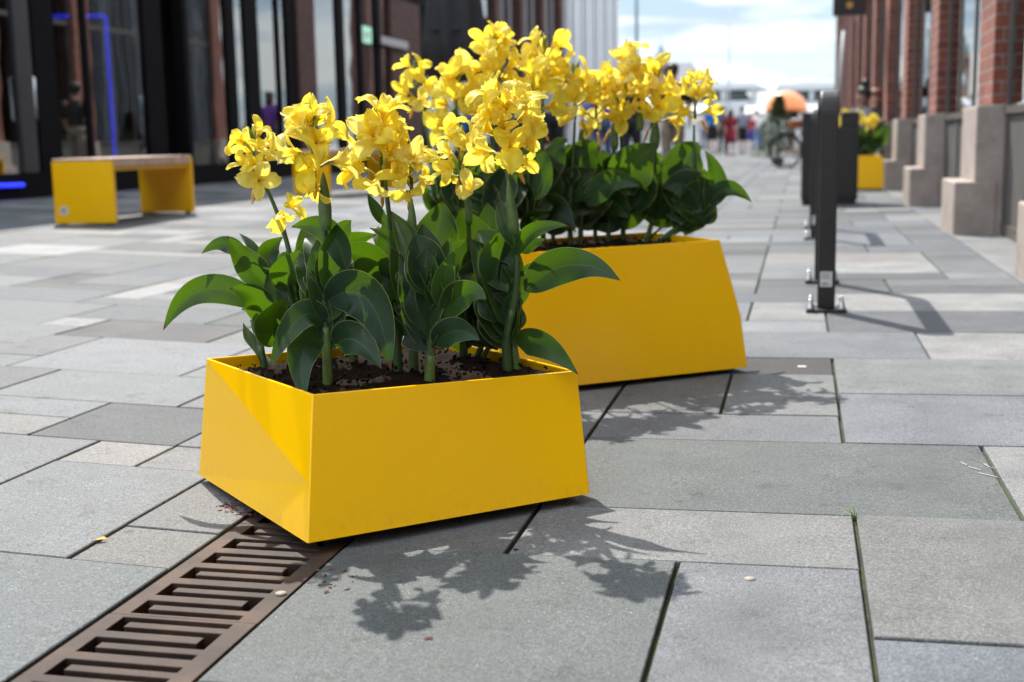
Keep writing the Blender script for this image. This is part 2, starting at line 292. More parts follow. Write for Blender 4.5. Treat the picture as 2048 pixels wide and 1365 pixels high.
def m_stone(name, a, b_):
    mt, t, p, o = newmat(name); g = nd(t, 'ShaderNodeNewGeometry'); pos = g.outputs['Position']
    n = tnoise(t, 5, 6, 0.65, pos); r = ramp(t, [(0.3, a), (0.7, b_)]); t.links.new(n.outputs['Fac'], r.inputs[0])
    n2 = tnoise(t, 160, 3, 0.7, pos); r2 = ramp(t, [(0.3, (0.72, 0.72, 0.72)), (0.7, (1.22, 1.2, 1.2))]); t.links.new(n2.outputs['Fac'], r2.inputs[0])
    t.links.new(mixc(t, 1, r.outputs[0], r2.outputs[0], 'MULTIPLY'), p.inputs['Base Color']); p.inputs['Roughness'].default_value = 0.8; bump(t, p, n2.outputs['Fac'], 0.4, 0.003); return mt
M_PLINTH = m_stone('pink_granite', (0.285, 0.235, 0.205), (0.43, 0.365, 0.325))
def m_glass(name, tint=(0.10, 0.12, 0.13), ior=4.0, tr=0.62):
    mt, t, p, o = newmat(name); t.nodes.remove(p)
    fr = nd(t, 'ShaderNodeFresnel'); fr.inputs[0].default_value = ior
    gl = nd(t, 'ShaderNodeBsdfGlossy'); gl.inputs['Roughness'].default_value = 0.012; gl.inputs[0].default_value = (0.93, 0.97, 1, 1)
    tp = nd(t, 'ShaderNodeBsdfTransparent'); tp.inputs[0].default_value = (*[tr] * 3, 1)
    ms = nd(t, 'ShaderNodeMixShader'); gb = nd(t, 'ShaderNodeNewGeometry'); iv = nd(t, 'ShaderNodeMath', operation='SUBTRACT'); iv.inputs[0].default_value = 1; t.links.new(gb.outputs['Backfacing'], iv.inputs[1]); fm = nd(t, 'ShaderNodeMath', operation='MULTIPLY'); t.links.new(fr.outputs[0], fm.inputs[0]); t.links.new(iv.outputs[0], fm.inputs[1])
    t.links.new(fm.outputs[0], ms.inputs[0]); t.links.new(tp.outputs[0], ms.inputs[1]); t.links.new(gl.outputs[0], ms.inputs[2])
    g = nd(t, 'ShaderNodeNewGeometry'); n = tnoise(t, 0.9, 2, 0.5, g.outputs['Position']); b = nd(t, 'ShaderNodeBump'); b.inputs['Strength'].default_value = 0.05; b.inputs['Distance'].default_value = 0.05; t.links.new(n.outputs['Fac'], b.inputs['Height']); t.links.new(b.outputs[0], gl.inputs['Normal'])
    t.links.new(ms.outputs[0], o.inputs[0]); return mt
M_GLASS = m_glass('facade_glass')
M_GLASSR = m_glass('window_glass', ior=2.4, tr=0.6)
M_FRAME = plain('black_frame', (0.008, 0.008, 0.009), 0.75, 0, 0.2, spec=0.05)
M_FRAMEG = plain('grey_brown_frame', (0.105, 0.090, 0.080), 0.45, 0, 0.15)
M_DARK = plain('dark_interior', (0.010, 0.010, 0.011), 0.8)
M_CHAR = plain('charcoal_metal', (0.020, 0.019, 0.019), 0.42, 0.2, 0.2, 30, b=0.08)
M_STEEL = plain('galvanised_steel', (0.45, 0.45, 0.46), 0.32, 0.9, 0.2, 40)
M_WOOD = plain('pale_wood', (0.52, 0.36, 0.27), 0.6, 0, 0.3, 12)
M_WHITE = plain('white_paint', (0.80, 0.80, 0.79), 0.4, 0, 0.05)
M_STICK = plain('sticker_paper', (0.62, 0.64, 0.66), 0.5, 0, 0.05)
M_INK = plain('sticker_ink', (0.16, 0.17, 0.19), 0.6)

GEND = 1.6035 + 9 * 0.452     # the iron grates end here, stone covers the drain beyond
# ------------------------------------------------------------------ paving: real slabs on a mossy bed
YR = [-3.33, -2.78, -2.23, -1.67, -1.11, -0.84, -0.56, -0.28, 0.0, 0.28, 0.56, 0.84, 1.123, 1.40, 1.675, 1.952, 2.24, 2.515, 2.79, 3.065, 3.34, 3.60, 3.877, 4.14, 4.41, 4.68, 4.95, 5.22]
while YR[-1] < 62: YR.append(YR[-1] + (0.275 if YR[-1] < 30 else 0.55))
YL = [1.795 + 0.18345 * k for k in range(-28, 165)]
while YL[-1] < 62: YL.append(YL[-1] + 0.55)
XR = [-0.751 + 0.2848 * k for k in range(7)]           # -0.751 .. 0.958
XL = [-0.990 - 0.1865 * k for k in range(40)]
GREY = (0.305, 0.318, 0.325); GREEN = (0.262, 0.290, 0.278); BLUE = (0.29, 0.315, 0.36); WARM = (0.42, 0.385, 0.35); DARKS = (0.175, 0.165, 0.165); LIGHT = (0.43, 0.42, 0.405)
PAL = [GREY] * 5 + [GREEN] * 3 + [BLUE] * 3 + [LIGHT] * 3 + [WARM] + [(0.24, 0.25, 0.26)] * 2
slabs = []      # x0,x1,y0,y1,tint
def lattice(XS, YS, fixed, wch, hch, jmax):
    occ = set()
    def idx(a, v): return min(range(len(a)), key=lambda i: abs(a[i] - v))
    for x0, x1, y0, y1, c in fixed:
        i0, i1 = sorted((idx(XS, x0), idx(XS, x1))); j0, j1 = idx(YS, y0), idx(YS, y1)
        for i in range(i0, i1):
            for j in range(j0, j1): occ.add((i, j))
        a, b = sorted((XS[i0], XS[i1])); slabs.append((a, b, YS[j0], YS[j1], c))
    for j in range(len(YS) - 1):
        i = 0
        while i < len(XS) - 1:
            if (i, j) in occ: i += 1; continue
            w = rng.choice(wch); h = rng.choice(hch)
            if YS[j] > 30: h = 1
            ww = 0
            while ww < w and i + ww < len(XS) - 1 and (i + ww, j) not in occ: ww += 1
            if len(XS) - 1 - (i + ww) == 1 and ww > 1 and False: ww += 1
            hh = 0
            while hh < h and j + hh < len(YS) - 1 and all((i + q, j + hh) not in occ for q in range(ww)): hh += 1
            for q in range(ww):
                for p in range(hh): occ.add((i + q, j + p))
            a, b = sorted((XS[i], XS[i + ww])); cp = rng.choice(PAL); kv = rng.uniform(.80, 1.2); slabs.append((a, b, YS[j], YS[j + hh], tuple(q * kv for q in cp))); i += ww
FR = [(-0.75, -0.18, 1.40, 1.952, GREEN), (-0.18, 0.106, 1.123, 1.952, (0.315, 0.325, 0.345)), (0.106, 0.67, 1.675, 2.24, (0.345, 0.345, 0.32)), (0.106, 0.67, 1.123, 1.675, BLUE),
      (-0.463, 0.106, 1.952, 2.24, (0.365, 0.36, 0.345)), (-0.75, -0.463, 1.952, 2.24, (0.29, 0.285, 0.275)), (-0.463, 0.388, 2.24, 2.79, GREEN), (-0.75, -0.463, 2.24, 2.79, GREY), (0.388, 0.958, 2.24, 2.79, (0.43, 0.425, 0.41)),
      (0.67, 0.958, 1.123, 1.675, GREY), (0.67, 0.958, 1.675, 2.24, GREEN),
      (-0.463, 0.106, 2.79, 3.065, (0.325, 0.335, 0.36)), (-0.75, -0.463, 2.79, 3.065, GREY), (-0.173, 0.106, 3.065, 3.60, (0.345, 0.355, 0.345)), (-0.463, -0.173, 3.065, 3.60, (0.29, 0.285, 0.275)),
      (-0.75, 0.106, 3.60, 3.877, DARKS), (0.106, 0.958, 3.34, 3.877, (0.36, 0.375, 0.37)), (0.106, 0.958, 2.79, 3.34, (0.33, 0.35, 0.385)),
      (-0.463, 0.388, 3.877, 4.41, (0.32, 0.34, 0.375)), (0.388, 0.958, 3.877, 4.41, (0.47, 0.455, 0.435)), (-0.463, 0.106, 4.41, 4.68, (0.37, 0.395, 0.42)), (0.106, 0.958, 4.41, 4.95, (0.27, 0.285, 0.31)),
      (-0.173, 0.106, 4.68, 5.22, (0.43, 0.42, 0.40)), (0.106, 0.958, 4.95, 5.495, (0.46, 0.45, 0.43)), (-0.463, -0.173, 4.68, 5.22, (0.34, 0.36, 0.385))]
FL = [(-0.99, -1.55, 1.06, 1.795, (0.285, 0.315, 0.315)), (-1.18, -1.55, 1.795, 2.345, (0.33, 0.345, 0.345)), (-0.99, -1.18, 1.795, 1.98, (0.33, 0.32, 0.295)), (-0.99, -1.18, 1.98, 2.345, (0.33, 0.32, 0.31)),
      (-1.365, -1.55, 2.345, 2.529, (0.45, 0.41, 0.37)), (-0.99, -1.365, 2.345, 2.529, (0.36, 0.35, 0.335)), (-1.55, -2.11, 1.98, 2.529, (0.34, 0.345, 0.35)), (-1.365, -1.735, 2.529, 2.896, (0.235, 0.238, 0.245)),
      (-0.99, -1.365, 2.529, 2.896, (0.34, 0.34, 0.34)), (-1.735, -2.30, 2.712, 2.896, (0.36, 0.375, 0.385)), (-1.735, -2.30, 2.529, 2.712, (0.39, 0.37, 0.34)), (-1.55, -2.11, 2.896, 3.263, (0.355, 0.365, 0.37)),
      (-0.99, -1.55, 2.896, 3.263, (0.34, 0.335, 0.33)), (-2.11, -2.48, 2.896, 3.263, (0.31, 0.31, 0.315)), (-1.735, -2.30, 3.263, 3.814, (0.36, 0.37, 0.385)), (-0.99, -1.735, 3.263, 3.814, (0.35, 0.345, 0.34)),
      (-2.30, -2.67, 3.446, 3.814, (0.315, 0.315, 0.32)), (-1.92, -2.48, 3.814, 4.18, (0.225, 0.22, 0.225)), (-2.11, -2.67, 4.18, 4.548, (0.255, 0.275, 0.29)), (-1.36, -1.92, 3.814, 4.365, (0.35, 0.355, 0.34)),
      (-2.67, -3.23, 4.0, 4.548, (0.33, 0.345, 0.35)), (-2.48, -3.05, 3.63, 4.0, (0.335, 0.345, 0.36))]
lattice(XR, YR, FR, [1, 2, 2, 2, 3], [1, 1, 1, 2], 0)
lattice(XL, YL, FL, [2, 3, 3, 4], [1, 2, 2, 3], 0)
XB = [0.958, 1.42]
for k in range(70): slabs.append((0.958, 1.30, -3 + k * 0.93, -3 + (k + 1) * 0.93, rng.choice([LIGHT, GREY, (0.42, 0.42, 0.40)])))
y_ = GEND
while y_ < 60: slabs.append((-0.990, -0.751, y_, y_ + 0.9, (0.30, 0.31, 0.345))); y_ += 0.9
def build_slabs():
    vs = []; fs = []; cols = []
    for x0, x1, y0, y1, c in slabs:
        far = y0 > 14 or y1 < 0.2
        gx = 0.0042; gy = 0.0017; b = 0.0018
        x0 += gx * rng.uniform(.75, 1.15); x1 -= gx * rng.uniform(.75, 1.15); y0 += gy; y1 -= gy
        dz = rng.uniform(-0.0012, 0.0012); tx = rng.uniform(-0.0015, 0.0015); ty = rng.uniform(-0.0015, 0.0015)
        cx, cy = (x0 + x1) / 2, (y0 + y1) / 2
        def P(x, y, z): return (x, y, gz(x, y) + dz + tx * (x - cx) + ty * (y - cy) + z)
        o = len(vs); k = rng.uniform(0.93, 1.07); gm = 0.325; lu = sum(c) / 3; ls = max(.12, gm + (lu - gm) * 1.45) / lu; cc = tuple((q * .65 + lu * .35) * ls * k * w_ for q, w_ in zip(c, (0.965, 1.0, 1.045)))
        vs += [P(x0 + b, y0 + b, 0), P(x1 - b, y0 + b, 0), P(x1 - b, y1 - b, 0), P(x0 + b, y1 - b, 0)]
        if far:
            fs.append((o, o + 1, o + 2, o + 3)); cols.append(cc); continue
        vs += [P(x0, y0, -b), P(x1, y0, -b), P(x1, y1, -b), P(x0, y1, -b), P(x0, y0, -0.03), P(x1, y0, -0.03), P(x1, y1, -0.03), P(x0, y1, -0.03)]
        fs.append((o, o + 1, o + 2, o + 3)); cols.append(cc)
        for q in range(4):
            r = (q + 1) % 4
            fs.append((o + 4 + q, o + 4 + r, o + r, o + q)); cols.append(cc)
            fs.append((o + 8 + q, o + 8 + r, o + 4 + r, o + 4 + q)); cols.append(cc)
    me = bpy.data.meshes.new('paving'); me.from_pydata(vs, [], fs)
    ca = me.color_attributes.new('tint', 'FLOAT_COLOR', 'CORNER'); data = []
    for p, c in zip(me.polygons, cols): data += [c[0], c[1], c[2], 1.0] * p.loop_total
    ca.data.foreach_set('color', data); me.materials.append(M_SLAB)
    o = bpy.data.objects.new('paving', me); COL.objects.link(o); o['kind'] = 'structure'
build_slabs()
mb = MB(); bz = -0.011
for xs in ((-0.751, 1.30), (-9.0, -8.0, -0.990)):
    for a, b in zip(xs[:-1], xs[1:]):
        mb.add([(a, -4, gz(a) + bz), (b, -4, gz(b) + bz), (b, 62, gz(b) + bz), (a, 62, gz(a) + bz)], [(0, 1, 2, 3)])
mb.build('joint_bed', M_BED)['kind'] = 'structure'
M_QUAY = m_stone('quay_concrete', (0.34, 0.34, 0.335), (0.46, 0.455, 0.44))
mb = MB()
mb.add([(-900, -200, -0.16), (900, -200, -0.16), (900, 61.9, -0.16), (-900, 61.9, -0.16)], [(0, 1, 2, 3)])
mb.add([(-900, 61.95, 0.03), (900, 61.95, 0.03), (900, 1500, 0.03), (-900, 1500, 0.03)], [(0, 1, 2, 3)])
mb.add([(1.302, -4, 0.0), (60, -4, 0.0), (60, 62, 0.0), (1.302, 62, 0.0)], [(0, 1, 2, 3)])
mb.build('ground', M_QUAY)['kind'] = 'structure'
# drain channel below the grates
mb = MB(); zc = gz(-0.87) - 0.004
for a, b in ((-0.992, -0.972), (-0.769, -0.749)): mb.box(a, b, -3.4, GEND, zc - 0.125, zc - 0.0265)
mb.box(-0.992, -0.749, -3.4, GEND, zc - 0.15, zc - 0.125)
mb.build('drain_channel', plain('channel_dirt', (0.030, 0.022, 0.017), 0.9, 0, 0.4, 20))['kind'] = 'structure'

# ------------------------------------------------------------------ drain grates
def grate_mesh():
    X0, X1 = -0.988, -0.753
    xs = [X0, -0.9585, -0.940, -0.8045, -0.786, X1]
    y0 = 1.6035; rows = []         # local y from section start, block of slot/bar/slot, then solid
    ys = [0.0]; kinds = []
    def add(h, k): ys.append(ys[-1] + h); kinds.append(k)
    add(0.0090, 'solid')
    for q in range(3):
        add(0.0165, 'slot'); add(0.0190, 'tongueL'); add(0.0165, 'slot'); add(0.0235, 'tongueR'); add(0.0165, 'slot'); add(0.0190, 'tongueL'); add(0.0165, 'slot'); add(0.0250 if q < 2 else 0.0090, 'solid')
    Ltot = ys[-1]
    def hole(i, k):
        if i in (0, 4): return False
        if k == 'slot': return True
        if k == 'tongueL': return i == 1
        if k == 'tongueR': return i == 3
        return False
    b = bmesh.new(); vc = {}
    def v(i, j, z):
        key = (i, j, z)
        if key not in vc: vc[key] = b.verts.new((xs[i] + 0.8705, ys[j], z))
        return vc[key]
    n = len(kinds); zt, zb = 0.0, -0.024
    def H(i, j): return j < 0 or j >= n or i < 0 or i > 4 or hole(i, kinds[j])
    for j in range(n):
        for i in range(5):
            if hole(i, kinds[j]): continue
            b.faces.new((v(i, j, zt), v(i + 1, j, zt), v(i + 1, j + 1, zt), v(i, j + 1, zt)))
            b.faces.new((v(i, j, zb), v(i, j + 1, zb), v(i + 1, j + 1, zb), v(i + 1, j, zb)))
            for (di, dj, p, q) in ((-1, 0, (i, j + 1), (i, j)), (1, 0, (i + 1, j), (i + 1, j + 1)), (0, -1, (i, j), (i + 1, j)), (0, 1, (i + 1, j + 1), (i, j + 1))):
                if H(i + di, j + dj): b.faces.new((v(*p, zb), v(*q, zb), v(*q, zt), v(*p, zt)))
    bmesh.ops.recalc_face_normals(b, faces=b.faces)
    bmesh.ops.dissolve_limit(b, angle_limit=R(1), verts=b.verts, edges=b.edges)
    me = bpy.data.meshes.new('drain_grate'); b.to_mesh(me); b.free(); me.materials.append(M_IRON); return me, Ltot
gme, GL = grate_mesh(); GP = GL + 0.0015
NG = 9
for k in range(-2, NG):
    y = 1.6035 + k * GP
    o = bpy.data.objects.new('drain_grate', gme); COL.objects.link(o); o.location = (-0.8705, y, gz(-0.8705) + rng.uniform(-0.0008, 0.0008))
    bv = o.modifiers.new('bevel', 'BEVEL'); bv.width = 0.0016; bv.segments = 2; bv.limit_method = 'ANGLE'
    if k == 0: lb = 'brown cast iron drain grate running under the left corner of the front yellow planter'
    elif k == -1: lb = 'brown cast iron drain grate nearest the camera at the lower left edge'
    elif k < -1: lb = 'brown cast iron drain grate just below the bottom edge of the view'
    else: lb = 'brown cast iron drain grate farther along the channel behind the front planter'
    tag(o, lb, 'drain grate', 'grates of the drain channel')

# ------------------------------------------------------------------ planters
def planter(name, base, rim, zb, kinks, label, soil_z, soil_label, inset=0.007):
    # base, rim: 4 points [front, right, back, left]; kinks: {corner: point}
    cen = sum((Vector(p) for p in base), Vector()) / 4
    root = empty(name, (cen.x, cen.y, gz(cen.x))); tag(root, label, 'planter', 'yellow planters')
    off = Vector(root.location); mb = MB()
    B = [Vector(p) - off for p in base]; T = [Vector(p) - off for p in rim]; K = {k: Vector(p) - off for k, p in kinks.items()}
    def tri(*ps): mb.add(ps, [tuple(range(len(ps)))])
    for i in range(4):
        j = (i + 1) % 4
        if i in K and j in K: tri(B[i], B[j], K[j], K[i]); tri(K[i], K[j], T[j], T[i])
        elif i in K: tri(B[i], B[j], T[j], K[i]) if False else (tri(B[i], B[j], K[i]), tri(K[i], B[j], T[j]), tri(K[i], T[j], T[i]))
        elif j in K: tri(B[i], B[j], K[j]), tri(B[i], K[j], T[i]), tri(K[j], T[j], T[i])
        else: tri(B[i], B[j], T[j], T[i])
    c = sum(T, Vector()) / 4
    I = [p + (c - p).normalized() * inset * 1.4 for p in T]
    D = [p + (c - p).normalized() * inset * 1.0 - Vector((0, 0, 0.09)) for p in T]
    for i in range(4):
        j = (i + 1) % 4; tri(T[i], T[j], I[j], I[i]); tri(I[i], I[j], D[j], D[i])
    tri(*reversed(B))
    b = bmesh.new(); me = bpy.data.meshes.new('shell'); me.from_pydata([tuple(p) for p in mb.v], [], mb.f); b.from_mesh(me)
    bmesh.ops.remove_doubles(b, verts=b.verts, dist=1e-5); bmesh.ops.recalc_face_normals(b, faces=b.faces); b.to_mesh(me); b.free(); me.materials.append(M_YEL)
    o = bpy.data.objects.new('shell', me); COL.objects.link(o); o.parent = root
    bv = o.modifiers.new('bevel', 'BEVEL'); bv.width = 0.003; bv.segments = 3; bv.limit_method = 'ANGLE'; bv.angle_limit = R(25); bv.harden_normals = False
    # recessed plinth
    bc = sum(B, Vector()) / 4; pl = MB(); q = [bc + (p - bc) * 0.80 for p in B]
    pl.add([(p.x, p.y, -0.012) for p in q] + [(p.x, p.y, B[0].z + 0.004) for p in q], [(0, 1, 2, 3), (4, 5, 6, 7), (0, 1, 5, 4), (1, 2, 6, 5), (2, 3, 7, 6), (3, 0, 4, 7)])
    pl.build('plinth', M_CHAR, root)
    # soil
    n = 46; so = MB(); vs = []; fs = []
    Si = [p + (c - p).normalized() * inset * 0.9 for p in T]
    for a in range(n + 1):
        for e in range(n + 1):
            u, w = a / n, e / n
            p = (Si[0] * (1 - u) + Si[1] * u) * (1 - w) + (Si[3] * (1 - u) + Si[2] * u) * w; wp = p + off
            z = soil_z + 0.010 * mnoise.noise(wp * 9) + 0.008 * mnoise.noise(wp * 30) + 0.005 * mnoise.noise(wp * 75)
            z -= 0.012 * (1 - min(1, min(u, 1 - u, w, 1 - w) * 9))
            vs.append((wp.x, wp.y, z))
    for a in range(n):
        for e in range(n): k = a * (n + 1) + e; fs.append((k, k + 1, k + n + 2, k + n + 1))
    so.add(vs, fs)
    for q in range(260):       # crumbs and bark bits
        u, w = rng.uniform(.06, .94), rng.uniform(.06, .94); p = (Si[0] * (1 - u) + Si[1] * u) * (1 - w) + (Si[3] * (1 - u) + Si[2] * u) * w + off
        s_ = rng.uniform(.0012, .0042); Mx = Matrix.Translation((p.x, p.y, soil_z + 0.006)) @ Euler((rng.uniform(0, 3), rng.uniform(0, 3), rng.uniform(0, 3))).to_matrix().to_4x4()
        so.box(-s_, s_, -s_ * .7, s_ * .7, -s_ * .4, s_ * .4, Mx)
    tag(so.build('soil', M_SOIL, smooth=True), soil_label, 'soil', kind='stuff')
    return root
ZB = 0.022
FB = [gpt(615, 1088), gpt(1181, 988), None, gpt(397, 950)]
FBz = [at_z(615, 1088, ZB), at_z(1181, 988, ZB), None, at_z(397, 950, ZB)]
FBz[2] = FBz[1] + FBz[3] - FBz[0]
def on_plane(px, py, a, b, c):
    n = (b - a).cross(c - a); d = ray(px, py); return CAM + d * ((a - CAM).dot(n) / d.dot(n))
fa = at_z(625, 790, .246)
FT = [fa, on_plane(1155, 742, FBz[0], FBz[1], fa), at_z(885, 676, .243), at_z(412, 717, .252)]  # rim heights add a left-side crease imitating a reflection's bright and dark halves
planter('planter', FBz, FT, ZB, {0: FBz[0].lerp(fa, .39)}, 'low yellow metal planter nearest the camera with its corner over the drain', 0.231, 'dark crumbly potting soil filling the front yellow planter')
RB2 = at_z(1495, 735, ZB)
u2 = Vector((-0.79980611, -0.60019024, 0)).normalized(); n2 = Vector((u2.y, -u2.x, 0))
RBz = [RB2 + u2 * 0.79, RB2, RB2 + n2 * 0.64, RB2 + u2 * 0.79 + n2 * 0.64]
rr = at_z(1440, 480, .385); rf = on_plane(1008, 509, RBz[0], RBz[1], rr); ev = (rf - rr); ln = ev.length; ev.normalize(); en = Vector((ev.y, -ev.x, 0))
RT = [rf, rr, rr + en * .40, rf + en * .40]
planter('planter', RBz, RT, ZB, {1: RB2.lerp(rr, 0.40) - u2 * 0.016}, 'taller yellow faceted metal planter behind the front one, in the middle of the view', 0.370, 'dark potting soil inside the taller yellow planter behind')

# ------------------------------------------------------------------ canna plants
c_ = gpt(1737, 380); hw = .30
cx, cy = c_.x - .04, c_.y + .3
PB = [Vector((cx - hw, cy - hw, ZB + .01)), Vector((cx + hw * .86, cy - hw, ZB + .01)), Vector((cx + hw * .86, cy + hw, ZB + .01)), Vector((cx - hw, cy + hw, ZB + .01))]
PT = [Vector((cx - hw * .78, cy - hw * .8, .42)), Vector((cx + hw * .62, cy - hw * .8, .42)), Vector((cx + hw * .62, cy + hw * .8, .42)), Vector((cx - hw * .78, cy + hw * .8, .42))]
PT_FAR = PT
def uvmesh(name, vs, fs, uvs, mat, parent):
    me = bpy.data.meshes.new(name); me.from_pydata([tuple(p) for p in vs], [], fs); ul = me.uv_layers.new(name='UVMap')
    for lp in me.loops: ul.data[lp.index].uv = uvs[lp.vertex_index]
    me.materials.append(mat)
    for p in me.polygons: p.use_smooth = True
    o = bpy.data.objects.new(name, me); COL.objects.link(o)
    if parent: o.parent = parent
    return o
def leaf(root, pb, pm, pt, width, tilt, mat, seed, fold=0.28, stalk=True):
    off = Vector(root.location); r = random.Random(seed); nu, nv = 22, 10
    vs = []; uvs = []; fs = []; ph = r.uniform(0, 6); fr = r.uniform(1.6, 2.6); am = r.uniform(0.07, 0.20); tw = r.uniform(-18, 18)
    # quadratic bezier through pm at t=.5
    ct = pm * 2 - (pb + pt) * 0.5
    def bz(t): return pb * (1 - t) ** 2 + ct * 2 * t * (1 - t) + pt * t * t
    for i in range(nu + 1):
        u = i / nu; p = bz(u); T = (bz(min(1, u + .02)) - bz(max(0, u - .02))).normalized(); V = (p - CAM).normalized()
        Wd = T.cross(V)
        if Wd.length < 1e-3: Wd = Vector((1, 0, 0))
        Wd.normalize(); Wd = Matrix.Rotation(R(tilt + tw * (u - .4)), 3, T) @ Wd; N = Wd.cross(T).normalized()
        w = (u ** 0.58) * ((1 - u) ** 0.98) * 2.78 if 0 < u < 1 else 0
        w = max(w, 0.055 * (1 - u) ** 2, 0.004) * width * 0.5
        for k in range(nv + 1):
            v = k / nv * 2 - 1; sgn = 1 if v > 0 else -1
            z = -fold * w * (abs(v) ** 1.25) + am * width * math.sin(fr * math.pi * u + ph * (1 if v > 0 else 1.7)) * abs(v) ** 2 * math.sin(math.pi * min(1, u * 1.1))
            vs.append(p + Wd * (w * v) + N * z - off); uvs.append((u, k / nv))
    for i in range(nu):
        for k in range(nv): a = i * (nv + 1) + k; fs.append((a, a + 1, a + nv + 2, a + nv + 1))
    o = uvmesh('leaf', vs, fs, uvs, mat, root)
    o.visible_shadow = True
    sb = o.modifiers.new('subsurf', 'SUBSURF'); sb.levels = 0; sb.render_levels = 1
    return o
def petal_grid(L_, Wd, bend, droop, ruffle, r, base, az, az_w):
    # returns verts and uvs of one petal starting at base, floret axis +Z
    nu, nv = 9, 6; vs = []; uvs = []; ca, sa = math.cos(az), math.sin(az); rad = Vector((ca, sa, 0)); tan = Vector((-sa, ca, 0)); up = Vector((0, 0, 1))
    p = Vector(base); ang = r.uniform(5, 16); ph = r.uniform(0, 6); fq = r.uniform(2.0, 3.4); tw = r.uniform(-.5, .5)
    for i in range(nu + 1):
        u = i / nu; a = R(ang + bend * u ** 1.2 + droop * max(0, u - .5) ** 1.5 * 2.8); d = up * math.cos(a) + rad * math.sin(a); nrm = rad * math.cos(a) - up * math.sin(a)
        if i: p = p + d * (L_ / nu)
        w = Wd * (0.10 + 0.95 * math.sin(math.pi * min(1, u * 0.93 + 0.03)) ** 0.85 * (0.35 + 0.75 * u)) * (1.0 if u < .86 else 1 - ((u - .86) / .14) ** 2 * .55)
        t2 = (tan * math.cos(tw * u) + nrm * math.sin(tw * u))
        for k in range(nv + 1):
            v = k / nv * 2 - 1
            z = ruffle * Wd * u ** 1.4 * (math.sin(fq * v * 2 + ph) * 0.5 + 0.6 * math.sin(7 * u + ph + v * 3) * abs(v)) - 0.35 * w * (v * v) * (1 - u * .7)
            vs.append(p + t2 * (w * v) + nrm * z + d * (0.12 * Wd * math.sin(v * 9 + ph) * u ** 4)); uvs.append((u, k / nv))
    fs = [(i * (nv + 1) + k, i * (nv + 1) + k + 1, (i + 1) * (nv + 1) + k + 1, (i + 1) * (nv + 1) + k) for i in range(nu) for k in range(nv)]
    return vs, uvs, fs
FLORETS = []
def floret_meshes():
    for s in range(9):
        r = random.Random(100 + s); vs = []; fs = []; uvs = []
        n = r.choice((3, 3, 4)); a0 = r.uniform(0, 6)
        for k in range(n):
            lip = (k == 0)
            v, u, f = petal_grid(r.uniform(.66, 1.10), r.uniform(.20, .31) if not lip else .34, r.uniform(28, 88) if not lip else r.uniform(75, 115), r.uniform(-15, 80), r.uniform(.25, .50), r, (0.02 * math.cos(k * 2), 0.02 * math.sin(k * 2), 0.0), a0 + k * 2 * math.pi / n + r.uniform(-.35, .35), 0)
            o = len(vs); vs += v; uvs += u; fs += [tuple(q + o for q in g) for g in f]
        for k in range(3):      # slim inner staminodes
            v, u, f = petal_grid(r.uniform(.5, .7), .055, r.uniform(5, 35), 30, .3, r, (0, 0, 0), r.uniform(0, 6.28), 0)
            o = len(vs); vs += v; uvs += u; fs += [tuple(q + o for q in g) for g in f]
        me = bpy.data.meshes.new('flower'); me.from_pydata([tuple(p) for p in vs], [], fs); ul = me.uv_layers.new(name='UVMap')
        for lp in me.loops: ul.data[lp.index].uv = uvs[lp.vertex_index]
        for p in me.polygons: p.use_smooth = True
        me.materials.append(M_PETAL); FLORETS.append(me)
floret_meshes()
